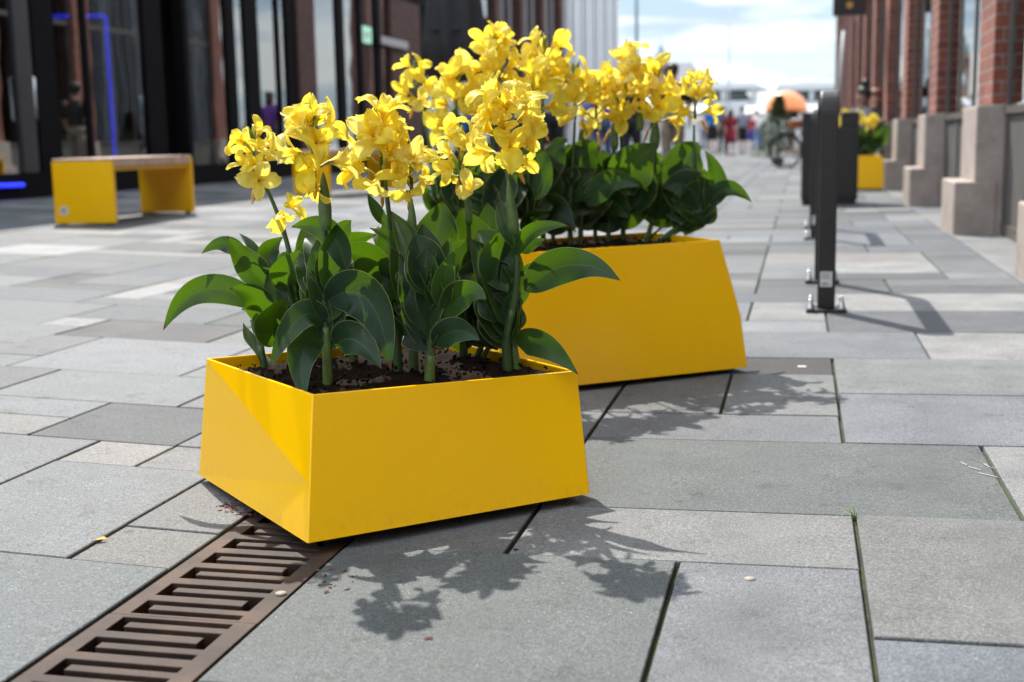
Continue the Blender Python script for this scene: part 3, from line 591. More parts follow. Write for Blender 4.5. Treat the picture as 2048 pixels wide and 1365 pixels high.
def head(root, px, py, rpx, Y, n, seed, lean=(0, 0), buds=True, extra=()):
    off = Vector(root.location); r = random.Random(seed); c = at_y(px, py, Y); k = (c - CAM).dot(AX_F) / FPX; rw = rpx * k
    ax = Vector((lean[0], lean[1], 1)).normalized(); vw = (CAM - c).normalized(); right = Vector((vw.y, -vw.x, 0)).normalized() * -1
    lo = c - ax * rw * 0.78; hi = c + ax * rw * 0.42
    st = MB(); st.tube([lo - off, c - off, hi - off], [0.0042, 0.0036, 0.0022], 8); ped = MB()
    n = max(7, int(n * 1.0))
    for q in range(n):
        f = q / max(1, n - 1); pos = lo.lerp(hi, 0.12 + 0.80 * f) ; az = q * 2.4 + r.uniform(-.4, .4) + seed; el = R(r.uniform(-12, 24) + 42 * f - (18 if q == 0 else 0))
        d = Vector((math.cos(az) * math.cos(el), math.sin(az) * math.cos(el), math.sin(el)))
        if d.dot(vw) < -0.5 and r.random() < .6: d = d - vw * 2 * d.dot(vw)
        d = (d + ax * .15).normalized(); L_ = rw * r.uniform(.66, .98)
        # short green tube (calyx)
        o = bpy.data.objects.new('flower', r.choice(FLORETS)); COL.objects.link(o); o.parent = root
        foot_ = pos + d * rw * r.uniform(.22, .40) + Vector((0, 0, rw * .10)); ped.tube([pos - off, (pos + foot_) / 2 - Vector((0, 0, rw * .03)) - off, foot_ - off, foot_ + d * L_ * .12 - off], [.0022, .0026, .0034, .0046], 7)
        o.location = foot_ - off; o.rotation_mode = 'QUATERNION'
        o.rotation_quaternion = d.to_track_quat('Z', 'Y') @ Euler((0, 0, r.uniform(0, 6.28))).to_quaternion(); o.scale = (L_, L_, L_ * r.uniform(.9, 1.1))
    st.v += []; stalk = st.build('flower_stalk', M_STEM, root, True); ped.build('pedicel', M_BUD, stalk, True)
    for (ex, ey, dx, dz, s) in extra:      # single florets lower on the stem: pixel position, direction right/up
        p = at_y(ex, ey, Y - .02); d = (right * dx + Vector((0, 0, dz)) + vw * .55).normalized(); L_ = s * k
        o = bpy.data.objects.new('flower', r.choice(FLORETS)); COL.objects.link(o); o.parent = root
        o.location = p - d * L_ * .35 - off; o.rotation_mode = 'QUATERNION'; o.rotation_quaternion = d.to_track_quat('Z', 'Y'); o.scale = (L_, L_, L_)
    if buds:
        b = MB(); g = MB()
        for q in range(r.randint(7, 10)):
            az = q * 2.1 + r.uniform(-.3, .3); d = (ax + Vector((math.cos(az), math.sin(az), 0)) * r.uniform(.08, .38)).normalized(); l = rw * r.uniform(.40, .66); p0 = hi + ax * rw * .02
            (b if q % 2 else g).tube([p0 - off, p0 + d * l * .35 - off, p0 + d * l * .7 - off, p0 + d * l - off], [0.0028, 0.0048, 0.0036, 0.0004], 7, flat=.7)
        b.build('bud', M_BUD, root, True); g.build('bud', M_BRACT, root, True)
    w = MB()
    for q in range(1):           # withered bits hanging below
        az = r.uniform(0, 6.28); p0 = lo + Vector((math.cos(az), math.sin(az), 0)) * rw * .25; pts = [p0 - off + Vector((math.cos(az) * t * rw * .25, math.sin(az) * t * rw * .25, -t * rw * .5)) for t in (0, .4, .8, 1)]
        w.tube(pts, [0.002, 0.0045, 0.004, 0.001], 6, flat=.4)
    w.build('withered_flower', M_WITHER, root, True)
def filler(base, path, seed, n=13):
    r = random.Random(seed * 13); o = []
    for k in range(n):
        by = r.uniform(575, 705); dx = r.uniform(-78, 78); ty = by - r.uniform(40, 185); bx = base[0] + r.uniform(-6, 6)
        if bx + dx < 540 or bx + dx > 1020: dx = -dx
        o.append((bx, by, bx + dx * .4, (by + ty) / 2 - r.uniform(0, 30), bx + dx, ty, r.uniform(56, 90), r.uniform(.02, .13), r.uniform(-30, 30), 'b' if r.random() < .3 else ''))
    return o
POLY = {'canna lilies in the front planter': FT, 'canna lilies in the taller planter': RT, 'cannas in the far planter by the brick wall': PT_FAR}
def inside(p, T, mg=.08):
    a, e, w_ = T[0], T[1] - T[0], T[3] - T[0]; d = p - a; det = e.x * w_.y - e.y * w_.x
    u = (d.x * w_.y - d.y * w_.x) / det; w = (e.x * d.y - e.y * d.x) / det
    u = min(1 - mg, max(mg, u)); w = min(1 - mg, max(mg, w)); q = a + e * u + w_ * w; return Vector((q.x, q.y, p.z))
def canna(label, base_px, soil_z, path, rad, group, leaves=(), heads=(), bracts=(), seed=0, lean=0.0):
    b = inside(at_z(base_px[0], base_px[1], soil_z), POLY.get(group)); root = empty('canna_lily', b); tag(root, label, 'flowering plant', group); off = b
    Y = b.y; n = len(path); P = [b - Vector((0, 0, .02))] + [at_y(x, y, Y + lean * (i + 1) / n) for i, (x, y) in enumerate(path)]
    # smooth path
    Q = []
    for i in range(len(P) - 1):
        p0, p1, p2, p3 = P[max(i - 1, 0)], P[i], P[i + 1], P[min(i + 2, len(P) - 1)]
        for s in range(5):
            t = s / 5; Q.append(0.5 * ((2 * p1) + (p2 - p0) * t + (2 * p0 - 5 * p1 + 4 * p2 - p3) * t * t + (3 * p1 - p0 - 3 * p2 + p3) * t ** 3))
    Q.append(P[-1]); m_ = MB(); rr_ = []
    for i in range(len(Q)):
        f = i / (len(Q) - 1); w = rad * (1.0 - 0.62 * f ** .8)
        if i % 6 == 5: w *= 1.13        # nodes
        rr_.append(w)
    m_.tube([q - off for q in Q], rr_, 12); m_.build('stem', M_STEM, root, True)
    sh = MB()                            # sheathing leaf base round the lower stem
    k = max(2, len(Q) // 3); sh.tube([q - off + Vector((rad * .18, -rad * .2, 0)) for q in Q[:k + 1]], [rr_[i] * (1.16 - .12 * i / k) for i in range(k + 1)], 12, flat=.9)
    sh.build('leaf_sheath', M_BRACT if seed % 3 == 0 else M_STEM, root, True)
    if group == GF and seed not in (1, 9): leaves = list(leaves) + filler(base_px, path, seed)
    for i, lf in enumerate(leaves):
        bx, by, mx_, my_, tx, ty, wpx, dy, tilt = lf[:9]; mat = M_LEAF2 if (len(lf) > 9 and lf[9] == 'b') else M_LEAF
        Yb = Y - 0.005; pb = at_y(bx, by, Yb); pm = at_y(mx_, my_, Yb + dy * .45); pt = at_y(tx, ty, Yb + dy); kk = (pm - CAM).dot(AX_F) / FPX
        leaf(root, pb, pm, pt, wpx * kk, tilt, mat, seed * 31 + i)
    for h in heads:
        head(root, h[0], h[1], h[2], Y + lean + (h[4] if len(h) > 4 else 0), h[3], seed * 17 + int(h[0]), extra=h[5] if len(h) > 5 else ())
    for (x0, y0, x1, y1, w) in bracts:
        p0 = at_y(x0, y0, Y - .012); p1 = at_y(x1, y1, Y - .012); kk = (p0 - CAM).dot(AX_F) / FPX * w * .5; m_ = MB()
        m_.tube([p0.lerp(p1, t) - off for t in (0, .15, .4, .65, .85, 1)], [kk * .7, kk, kk * 1.05, kk * .8, kk * .45, kk * .05], 10, flat=.7); m_.build('bract', M_BRACT, root, True)
    return root
GF = 'canna lilies in the front planter'; GR = 'canna lilies in the taller planter'
SZ = 0.229
canna('flowerless canna at the front planter left corner, long leaf arching over the pavement', (530, 738), SZ, [(520, 690), (508, 640), (512, 612)], .0085, GF,
      [(524, 618, 410, 580, 326, 662, 62, -.06, 14), (510, 645, 512, 600, 459, 577, 68, -.05, -8), (516, 640, 520, 655, 500, 640, 40, .03, 20), (540, 740, 505, 690, 486, 645, 36, .06, 50)], seed=1)
canna('leftmost flowering canna of the front planter with one bloom hanging lower on its stem', (598, 742), SZ, [(592, 650), (588, 560), (575, 490), (552, 420), (525, 360)], .0085, GF,
      [(532, 572, 495, 528, 454, 474, 60, -.03, 10), (500, 520, 452, 488, 403, 508, 34, .04, -15, 'b'), (540, 556, 512, 505, 478, 467, 26, .03, 25, 'b'), (580, 604, 556, 570, 532, 522, 62, .02, -10, 'b'),
       (552, 532, 538, 505, 566, 474, 46, .04, 0), (585, 580, 575, 545, 606, 500, 66, -.03, -14), (556, 690, 545, 640, 577, 596, 74, -.07, 12)],
      [(512, 322, 66, 9, 0, [(563, 436, -.1, -.5, 62), (585, 410, .3, .3, 48)])], seed=2)
canna('front planter canna with a dark green bract on its bare upright stem', (655, 772), SZ, [(652, 690), (648, 600), (650, 480), (647, 360)], .0098, GF,
      [(692, 542, 655, 462, 582, 455, 56, .02, -12), (650, 652, 600, 636, 538, 742, 62, -.09, 16, 'b'), (650, 680, 606, 705, 612, 813, 66, -.11, 8, 'b'), (672, 692, 712, 682, 763, 738, 72, -.07, -6, 'b'),
       (652, 605, 735, 600, 782, 742, 98, -.04, 10, 'b'), (640, 660, 645, 610, 622, 560, 52, .05, 10)],
      [(626, 290, 84, 11, 0, [(635, 385, -.2, -.6, 60)])], [(652, 462, 646, 342, 27)], seed=3)
canna('front planter canna with a broad yellow flower head in the middle', (795, 738), SZ, [(792, 650), (788, 560), (780, 450), (770, 360)], .0098, GF,
      [(785, 588, 730, 515, 660, 527, 70, -.05, -14), (700, 530, 700, 488, 755, 470, 48, .03, 14), (840, 532, 800, 490, 738, 456, 34, -.05, 22, 'b'), (802, 560, 778, 500, 776, 424, 50, .03, -22),
       (760, 560, 720, 520, 672, 500, 52, .05, 5), (780, 640, 740, 600, 720, 545, 66, .06, 0, 'b')],
      [(762, 305, 88, 12, 0, [(705, 345, -.6, -.3, 62), (752, 372, -.1, -.6, 58)])], seed=4)
canna('front planter canna with a closed pale green bract spike beside the middle bloom', (826, 745), SZ, [(825, 650), (822, 560), (823, 480), (825, 420)], .0098, GF,
      [(848, 566, 870, 480, 886, 402, 104, .05, -6), (866, 645, 835, 600, 789, 618, 62, -.05, 20), (770, 450, 752, 420, 735, 388, 26, .0, 10), (812, 600, 790, 560, 800, 500, 56, .07, 10)],
      [(822, 345, 62, 8, .03, [(848, 362, .4, -.4, 52)])], [(825, 492, 823, 396, 20)], seed=5)
canna('short thick canna shoot with bright cupped leaves at the front rim of the planter', (857, 765), SZ, [(860, 710), (868, 650), (880, 620)], .0115, GF,
      [(888, 622, 890, 560, 913, 498, 46, -.03, -18), (884, 636, 930, 590, 973, 600, 62, -.04, -16), (868, 690, 912, 662, 960, 682, 60, -.05, -4, 'b'), (892, 600, 885, 540, 905, 470, 50, .04, 12)], seed=6)
canna('front planter canna with a ragged half withered bloom', (925, 715), SZ, [(928, 640), (934, 560), (938, 470), (930, 380)], .0092, GF,
      [(958, 560, 948, 490, 920, 414, 100, .02, 8), (992, 602, 960, 548, 906, 566, 66, -.04, 16), (930, 610, 905, 560, 880, 500, 60, .06, -10), (940, 640, 960, 600, 962, 545, 48, .05, 0, 'b')],
      [(920, 312, 62, 9, 0, [(940, 375, -.1, .3, 55), (882, 340, -.7, .2, 50)])], [(938, 450, 934, 385, 16)], seed=7)
canna('tallest front planter canna, its bloom hanging one broad petal towards the camera', (1016, 738), SZ, [(1012, 680), (1032, 580), (1034, 500), (1022, 400), (1012, 320)], .0098, GF,
      [(985, 575, 1000, 510, 1014, 443, 82, .03, 10), (1032, 512, 1070, 462, 1138, 453, 34, -.05, -18), (1042, 506, 1062, 490, 1092, 478, 26, .02, 14, 'b'), (1050, 582, 1140, 530, 1241, 562, 74, -.10, -6, 'b'), (1040, 500, 1010, 440, 1002, 400, 40, .06, 0)],
      [(1010, 262, 84, 13, 0, [(1014, 318, 0, -.9, 66), (1052, 322, .8, .0, 50)])], [(1030, 472, 1016, 358, 22)], seed=8)
canna('flowerless canna shoot at the right corner with a leaf drooping over the planter rim', (1034, 736), SZ, [(1026, 690), (1016, 620), (1008, 560)], .0098, GF,
      [(1034, 690, 1085, 690, 1157, 750, 58, -.10, 10, 'b'), (1012, 640, 1006, 560, 1014, 470, 30, .0, 20), (1040, 552, 1062, 532, 1082, 545, 12, .02, 0), (1020, 660, 1040, 640, 1045, 620, 26, .02, 10), (1018, 622, 1040, 580, 1046, 545, 40, .03, 30)], seed=9)
canna('slender twin stemmed canna at the back of the front planter against the yellow planter', (978, 710), SZ, [(972, 660), (966, 600), (960, 540)], .0068, GF,
      [(978, 662, 950, 645, 920, 655, 34, .02, 30), (965, 600, 985, 560, 1000, 500, 50, .02, 5), (960, 560, 930, 520, 900, 490, 56, .03, 10)], seed=10)
canna('thin canna shoot at the back right of the front planter', (991, 712), SZ, [(990, 660), (992, 600), (988, 540)], .0056, GF,
      [(990, 600, 1000, 570, 1010, 520, 44, .03, -10), (988, 560, 970, 510, 960, 460, 50, .04, 12)], seed=11)
canna('canna shoot hidden behind the front stems with dark leaves only', (706, 726), SZ, [(704, 680), (706, 620), (702, 560)], .0092, GF,
      [(704, 640, 690, 600, 690, 540, 60, .03, 12), (704, 620, 735, 580, 742, 530, 62, .03, -12), (702, 580, 690, 520, 700, 470, 58, .04, 0, 'b'), (700, 660, 676, 630, 650, 590, 50, .03, 30)], seed=12)
canna('canna shoot in the back left of the front planter among dark leaves', (622, 718), SZ, [(612, 660), (606, 600), (600, 540)], .0085, GF,
      [(606, 620, 628, 570, 635, 510, 60, .02, 5, 'b'), (604, 600, 590, 550, 560, 520, 54, .03, 12), (610, 640, 590, 610, 560, 590, 44, .03, 25)], seed=13)

# taller planter
SZ2 = 0.368
def rp(label, base, path, leaves, heads, bracts=(), rad=.0085, seed=0, lean=0):
    r = random.Random(seed * 7); leaves = list(leaves); x0 = base[0]; heads = [(h[0], h[1] + 3, h[2] * 1.14) + tuple(h[3:]) for h in heads]
    for k in range(9):
        by = r.uniform(385, 462); dx = r.uniform(-80, 80); ty = by - r.uniform(5, 118); bx = x0 + r.uniform(-4, 4)
        if x0 + dx > 1425: dx = -abs(dx)
        leaves.append((bx, by, bx + dx * .45, (by + ty) / 2 - r.uniform(5, 30), bx + dx, ty, r.uniform(56, 82), r.uniform(.02, .13), r.uniform(-25, 25), 'b' if r.random() < .3 else ''))
    canna(label, base, SZ2, path, rad, GR, leaves, heads, bracts, seed, lean)
rp('canna with a small bloom standing apart at the left end of the taller planter', (905, 508), [(890, 430), (868, 330), (845, 230), (832, 180)], [(890, 440, 905, 380, 912, 310, 50, .0, 0), (885, 420, 860, 400, 850, 370, 40, 0, 20)], [(832, 168, 46, 7, 0, [(820, 200, -.3, -.4, 34)])], [(880, 300, 882, 235, 12)], seed=21)
rp('canna in the taller planter with a wide bloom left of the tallest one', (945, 506), [(940, 430), (930, 320), (918, 230)], [(940, 440, 960, 380, 965, 310, 60, .02, 0), (935, 420, 905, 380, 890, 340, 54, .0, 10)], [(912, 196, 62, 10, 0)], [(905, 262, 908, 215, 18)], seed=22)
rp('canna carrying the highest flower head of the taller planter', (990, 500), [(990, 400), (988, 280), (985, 160)], [(990, 420, 1020, 380, 1045, 350, 60, .0, -10), (990, 400, 975, 350, 970, 290, 60, .03, 0)], [(986, 112, 54, 9, 0), (1000, 178, 52, 8, 0)], seed=23)
rp('canna whose bloom arches its petals just right of the highest flower head', (1085, 494), [(1086, 400), (1085, 300), (1086, 190)], [(1090, 452, 1110, 420, 1152, 466, 62, -.06, -8), (1118, 404, 1075, 345, 1027, 356, 56, .0, 14), (1090, 380, 1070, 320, 1060, 280, 62, .05, 0)], [(1090, 132, 56, 9, 0)], seed=24)
rp('canna in the taller planter with a bloom low behind the front blooms', (1052, 500), [(1054, 400), (1060, 300), (1064, 230)], [(1050, 430, 1030, 390, 1035, 330, 66, .02, 6), (1056, 400, 1078, 350, 1090, 300, 62, .04, -6), (1050, 470, 1068, 440, 1100, 430, 46, .0, 15)], [(1066, 200, 56, 9, 0)], seed=25)
rp('canna with a round leaf and bloom in front of the purple shirt', (1140, 492), [(1140, 420), (1145, 330), (1150, 240)], [(1125, 410, 1100, 370, 1084, 346, 66, .0, 10), (1142, 412, 1150, 370, 1190, 340, 78, .02, -6), (1120, 388, 1125, 330, 1170, 296, 84, .03, 0, 'b'), (1175, 412, 1220, 366, 1279, 373, 54, -.06, -10, 'b')], [(1150, 186, 56, 9, 0)], seed=26)
rp('canna with a slanting stem in the middle of the taller planter', (1160, 488), [(1162, 420), (1168, 330), (1165, 240)], [(1165, 400, 1180, 340, 1178, 300, 56, .04, 10), (1160, 440, 1135, 410, 1120, 370, 46, .03, 14)], [(1192, 215, 52, 8, .02)], [(1165, 330, 1160, 255, 14)], seed=27)
rp('canna with one large veined leaf held upright in the taller planter', (1215, 484), [(1218, 430), (1225, 330), (1240, 220)], [(1252, 376, 1270, 330, 1314, 288, 92, -.02, -4), (1214, 406, 1232, 408, 1262, 438, 58, -.05, 6), (1210, 372, 1195, 330, 1174, 302, 58, .03, 8), (1222, 420, 1232, 370, 1240, 310, 60, .05, 0)], [(1252, 152, 54, 9, 0)], [(1230, 300, 1228, 240, 15)], seed=28)
rp('canna with crowded petals right of the centre of the taller planter', (1245, 482), [(1246, 420), (1244, 320), (1238, 240)], [(1250, 400, 1225, 350, 1205, 300, 60, .05, 6), (1255, 420, 1290, 380, 1295, 330, 56, .03, -8)], [(1236, 206, 54, 9, 0)], [(1280, 262, 1278, 212, 14)], seed=29)
rp('canna with a shaggy bloom on a thick bract, right half of taller planter', (1308, 478), [(1308, 420), (1310, 330), (1312, 250)], [(1290, 422, 1300, 380, 1320, 326, 60, .02, 10), (1310, 440, 1332, 408, 1370, 406, 48, -.02, 10), (1300, 400, 1285, 350, 1280, 300, 54, .05, 0)], [(1312, 196, 60, 11, 0)], [(1308, 300, 1312, 238, 20)], seed=30)
rp('rightmost flowering canna with a lone petal standing out against the street', (1384, 476), [(1388, 420), (1388, 330), (1388, 250)], [(1366, 366, 1372, 318, 1398, 286, 78, .02, -4), (1396, 418, 1372, 372, 1326, 377, 74, -.02, 14), (1320, 372, 1345, 340, 1358, 297, 40, .03, -8)], [(1390, 196, 46, 8, 0, [(1412, 182, .9, .25, 40), (1376, 225, -.5, -.7, 34)])], seed=31)
rp('flowerless canna at the right end of the taller planter, leaf pointing at bike stand', (1404, 475), [(1406, 430), (1410, 390)], [(1414, 412, 1432, 360, 1410, 302, 48, .0, 14), (1420, 407, 1455, 378, 1504, 405, 38, -.03, -12), (1404, 450, 1398, 430, 1412, 418, 22, .02, 0), (1402, 440, 1420, 430, 1432, 410, 30, .03, 20)], [], rad=.0062, seed=32)
rp('dark stemmed canna without bloom in the back of the taller planter', (1345, 470), [(1346, 430), (1345, 390)], [(1345, 400, 1330, 360, 1335, 310, 56, .04, 6), (1346, 420, 1365, 390, 1372, 345, 50, .04, -8)], [], rad=.006, seed=33)
rp('canna without bloom between the left stems of the taller planter', (1105, 488), [(1106, 430), (1108, 380)], [(1106, 410, 1090, 360, 1100, 300, 70, .06, 4), (1108, 400, 1130, 350, 1140, 300, 66, .06, -4), (1106, 440, 1130, 425, 1150, 400, 46, .04, 10)], [], rad=.0075, seed=34)
rp('canna without bloom hidden in the dark heart of the taller planter', (1190, 484), [(1190, 430), (1192, 380)], [(1190, 420, 1170, 380, 1150, 340, 60, .06, 6), (1192, 400, 1210, 350, 1230, 310, 64, .06, -4), (1190, 440, 1210, 420, 1240, 410, 44, .05, 16)], [], rad=.0075, seed=35)
rp('canna without bloom at the taller planter far left behind front leaves', (985, 506), [(985, 450), (980, 390)], [(985, 430, 960, 390, 935, 360, 66, .03, 6), (985, 420, 1005, 370, 1020, 320, 66, .03, -6), (985, 450, 1010, 430, 1035, 420, 50, .02, 6)], [], rad=.0075, seed=36)

# ------------------------------------------------------------------ litter on the ground
mb = MB()
for px, py, n, sp in ((470, 1015, 60, 45), (500, 1028, 34, 30), (650, 1170, 16, 60), (690, 1150, 10, 60), (860, 1280, 4, 8), (1030, 1100, 3, 6)):
    for k in range(n):
        q = gpt(px + rng.gauss(0, sp * .5), py + rng.gauss(0, sp * .14)); s_ = rng.uniform(.0012, .0042)
        if -0.96 < q.x < -0.78: continue
        Mx = Matrix.Translation((q.x, q.y, gz(q.x) + s_ * .3)) @ Euler((rng.uniform(-.5, .5), rng.uniform(-.5, .5), rng.uniform(0, 3))).to_matrix().to_4x4()
        mb.box(-s_, s_, -s_ * .5, s_ * .5, -s_ * .25, s_ * .25, Mx)
tag(mb.build('bark_litter', plain('bark_chips', (0.11, 0.045, 0.03), 0.9, 0, 0.4, 90)), 'reddish bark crumbs scattered on the slabs by the front planter', 'litter', kind='stuff')
q = gpt(1712, 1034); mb = MB()
for dx, h, b_ in ((-.018, .013, -.010), (-.006, .018, -.006), (.002, .010, .003), (-.012, .008, -.014)):
    mb.tube([(q.x - .002, q.y, q.z - .008), (q.x + dx * .5, q.y, q.z + h * .7), (q.x + dx, q.y, q.z + h), (q.x + dx + b_, q.y, q.z + h * .9)], [0.0009, 0.0008, 0.0006, 0.0002], 5)
tag(mb.build('grass_tuft', plain('grass_blade', (0.16, 0.34, 0.04), 0.5), smooth=True), 'tiny green grass tuft growing from the mossy slab joint', 'grass')
for px, py, c, lb in ((1500, 1158, (0.27, 0.25, 0.21), 'flat round pale gum spot stuck on the speckled slab'), (562, 1187, (0.26, 0.22, 0.17), 'pale flattened gum stuck on the drain grate rim'), (1209, 776, (0, 0, 0), '')):
    if not lb: continue
    q = gpt(px, py); mb = MB(); mb.lathe([(0.0, -0.002), (0.0092, -0.002), (0.0088, 0.0008), (0.0, 0.0012)], (q.x, q.y, gz(q.x)), 18)
    tag(mb.build('chewing_gum', plain('gum_%d' % px, c, 0.7), smooth=True), lb, 'chewing gum')
q = gpt(202, 1082); mb = MB(); mb.add([(q.x - .012, q.y - .004, q.z + .002), (q.x, q.y - .009, q.z + .005), (q.x + .013, q.y + .003, q.z + .003), (q.x + .002, q.y + .006, q.z + .007)], [(0, 1, 2, 3)])
mb.add([Vector(v) - Vector((0, 0, .0008)) for v in mb.v], [(3, 2, 1, 0)])
tag(mb.build('fallen_petal', M_WITHER), 'orange withered petal caught in the slab joint left of the drain', 'petal')

mb = MB()
for pts in (((1922, 926), (1934, 932)), ((1938, 935), (1962, 941)), ((1957, 947), (1985, 953), (1996, 956)), ((1968, 929), (1980, 936), (1996, 938))):
    q = [gpt(*p) for p in pts]; mb.tube([(v.x, v.y, gz(v.x) + .0012) for v in q], [.0015, .0011, .0006][:len(q)], 6, flat=.4)
tag(mb.build('paint_scuff', plain('scuff_white', (.36, .375, .39), .7)), 'white scuff streaks on the greenish slab near the right edge', 'scuff mark')
q = gpt(1604, 734); mb = MB(); mb.box(q.x - .012, q.x + .012, q.y - .009, q.y + .009, gz(q.x) - .002, gz(q.x) + .002); tag(mb.build('survey_stud', plain('stud_pale', (.6, .58, .55), .5), bevel=.001), 'tiny pale square stud set in the dark slab', 'stud')
# ------------------------------------------------------------------ benches
def make_bench():
    root = empty('bench')
    Wd, Ln, H, th = 0.455, 1.48, 0.455, 0.045
    f = MB(); f.box(0, Wd, 0, th, 0.012, H - .004); f.build('side_panel', M_YEL, root, bevel=.004)
    p2 = MB(); p2.box(0, Wd, Ln - th, Ln, 0.012, H - .004); p2.build('side_panel', M_YEL, root, bevel=.004)
    ft = MB()
    for y in (.006, Ln - th + .006):
        for x in (.03, Wd - .075): ft.box(x, x + .045, y, y + th - .012, 0, .0125)
    ft.build('foot', M_CHAR, root)
    st = MB(); n = 5; w = (Wd - .004) / n
    for k in range(n): st.box(.002 + k * w + .003, .002 + (k + 1) * w - .003, .006, Ln - .006, H, H + .018)
    st.box(.004, Wd - .004, th + .002, Ln - th - .002, H - .045, H - .0005)
    st.build('seat', M_WOOD, root, bevel=.003)
    r_ = MB(); r_.box(.02, Wd - .02, th + .003, Ln - th - .003, H - .075, H - .0465); r_.build('rail', M_YEL, root, bevel=.003)
    s_ = MB(); s_.box(.045, .10, -.0025, -.0008, .075, .135); a = s_.build('sticker', M_STICK, root)
    g = MB(); g.box(.056, .068, -.0035, -.0026, .09, .122); g.box(.072, .085, -.0035, -.0026, .108, .122); g.box(.072, .088, -.0035, -.0026, .09, .098); g.build('print', M_INK, a)
    return root
b1 = make_bench(); b1.location = (-5.215, 8.13, gz(-4.95) + .002); b1.rotation_euler = (0, 0, R(4.7))
tag(b1, 'yellow steel bench with wooden slat seat standing alone on the left', 'bench', 'yellow benches')
b2 = copy_tree(b1); p_ = gpt(588, 391); b2.location = (p_.x, p_.y, p_.z); b2.rotation_euler = (0, 0, R(-14))
tag(b2, 'yellow bench half hidden behind the blooms of the front planter', 'bench', 'yellow benches')

# ------------------------------------------------------------------ bike stands
def make_hoop(Ln):
    root = empty('bike_stand'); H, wx, th, rc = 0.815, 0.066, 0.045, 0.075
    # inverted U of flat steel in the YZ plane
    path = [(0, 0.012), (0, H - rc)]
    for k in range(1, 8): a = math.pi - k * math.pi / 16; path.append((rc + rc * math.cos(a), H - rc + rc * math.sin(a)))
    path.append((rc, H)) if False else None
    for k in range(0, 9): a = math.pi / 2 - k * math.pi / 16; path.append((Ln - rc + rc * math.cos(a), H - rc + rc * math.sin(a)))
    path.append((Ln, 0.012)); rings = []
    for i, (y, z) in enumerate(path):
        y0, z0 = path[max(i - 1, 0)]; y1, z1 = path[min(i + 1, len(path) - 1)]; t = Vector((0, y1 - y0, z1 - z0)).normalized(); nn = Vector((0, -t.z, t.y)); c = Vector((0, y, z))
        rings.append([c + Vector((sx * wx / 2, 0, 0)) + nn * (sn * th / 2) for sx, sn in ((-1, -1), (1, -1), (1, 1), (-1, 1))])
    mb = MB(); mb.loft(rings); mb.build('hoop', M_CHAR, root, bevel=.004)
    for y in (0, Ln):
        b = MB(); b.box(-.075, .075, y - .075, y + .06, 0, .012); o = b.build('base_plate', M_CHAR, root, bevel=.002)
        for sx in (-1, 1):
            for sy in (-1, 1):
                bb = MB(); bb.lathe([(0, .012), (.014, .012), (.014, .020), (0.009, .021), (.009, .046), (.004, .052), (0, .052)], (sx * .058, y - .0075 + sy * .05, 0), 10); bb.build('bolt', M_STEEL, o, True)
    s_ = MB(); s_.box(-.024, .021, -th / 2 - .0022, -th / 2 - .0006, .095, .153); a = s_.build('sticker', M_STICK, root)
    g = MB()
    for z, x1 in ((.143, .014), (.135, .010), (.127, .015), (.108, .004), (.102, .012)): g.box(-.018, x1, -th / 2 - .0032, -th / 2 - .0023, z, z + .0032)
    g.build('print', M_INK, a); return root
hp = gpt(1652, 612); h2 = gpt(1648, 560)
hoop = make_hoop(0.99); hoop.location = (0.105, 4.96, gz(.105)); tag(hoop, 'nearest dark steel bike stand with a white sticker low on its post', 'bike stand', 'dark bike stands')
hb = copy_tree(hoop); hb.location = (0.105, 8.45, gz(.105)); tag(hb, 'dark steel bike stand just behind the nearest one', 'bike stand', 'dark bike stands')

# ------------------------------------------------------------------ litter bin
def make_bin():
    root = empty('litter_bin'); w, d, H = .53, .46, .875
    b = MB(); b.box(0, w, 0, d, .05, .745); b.build('body', M_CHAR, root, bevel=.006)
    k = MB(); k.box(.012, w - .012, .012, d - .012, 0, .052); k.build('kick_plate', plain('bin_black', (.010, .010, .010), .6), root)
    pz = MB(); pz.box(.0, .15, .0, d, .747, .868); pz.box(w - .16, w, .0, d, .747, .868); pz.build('post', M_CHAR, root, bevel=.004)
    t = MB(); t.box(-.004, w + .004, -.004, d + .004, .869, H + .006); t.build('lid', M_CHAR, root, bevel=.004)
    dd = MB(); dd.box(.03, w - .03, -.006, .001, .09, .72); o = dd.build('door', M_CHAR, root, bevel=.004)
    return root
bn = make_bin(); bn.location = (.01, 12.56, gz(.2)); tag(bn, 'charcoal steel litter bin with an open slot below its lid, behind the bike stands', 'litter bin')

# ------------------------------------------------------------------ third planter by the brick wall
planter('planter', PB, PT, ZB, {}, 'yellow planter farther back against the brick wall, beside the litter bin', .39, 'dark soil in the yellow planter by the brick wall')
for i, (px, lb) in enumerate(((1690, 'blurred canna seen through the slot of the litter bin'), (1718, 'blurred canna with yellow blooms beside the litter bin'), (1745, 'blurred canna with yellow blooms against the stone plinth'))):
    lv = []
    for k in range(7):
        a = rng.uniform(-34, 34); lv.append((px + rng.uniform(-5, 5), 300 + rng.uniform(-12, 12), px + a * .6, 275 + rng.uniform(-10, 10), px + a, 262 + rng.uniform(-14, 30), 20, rng.uniform(-.06, .06), rng.uniform(-30, 30)))
    canna(lb, (px, 321), .39, [(px, 290), (px + 2, 262), (px, 250)], .008, 'cannas in the far planter by the brick wall', lv, [(px, 240 + 3 * i, 17, 8, 0)], seed=50 + i)

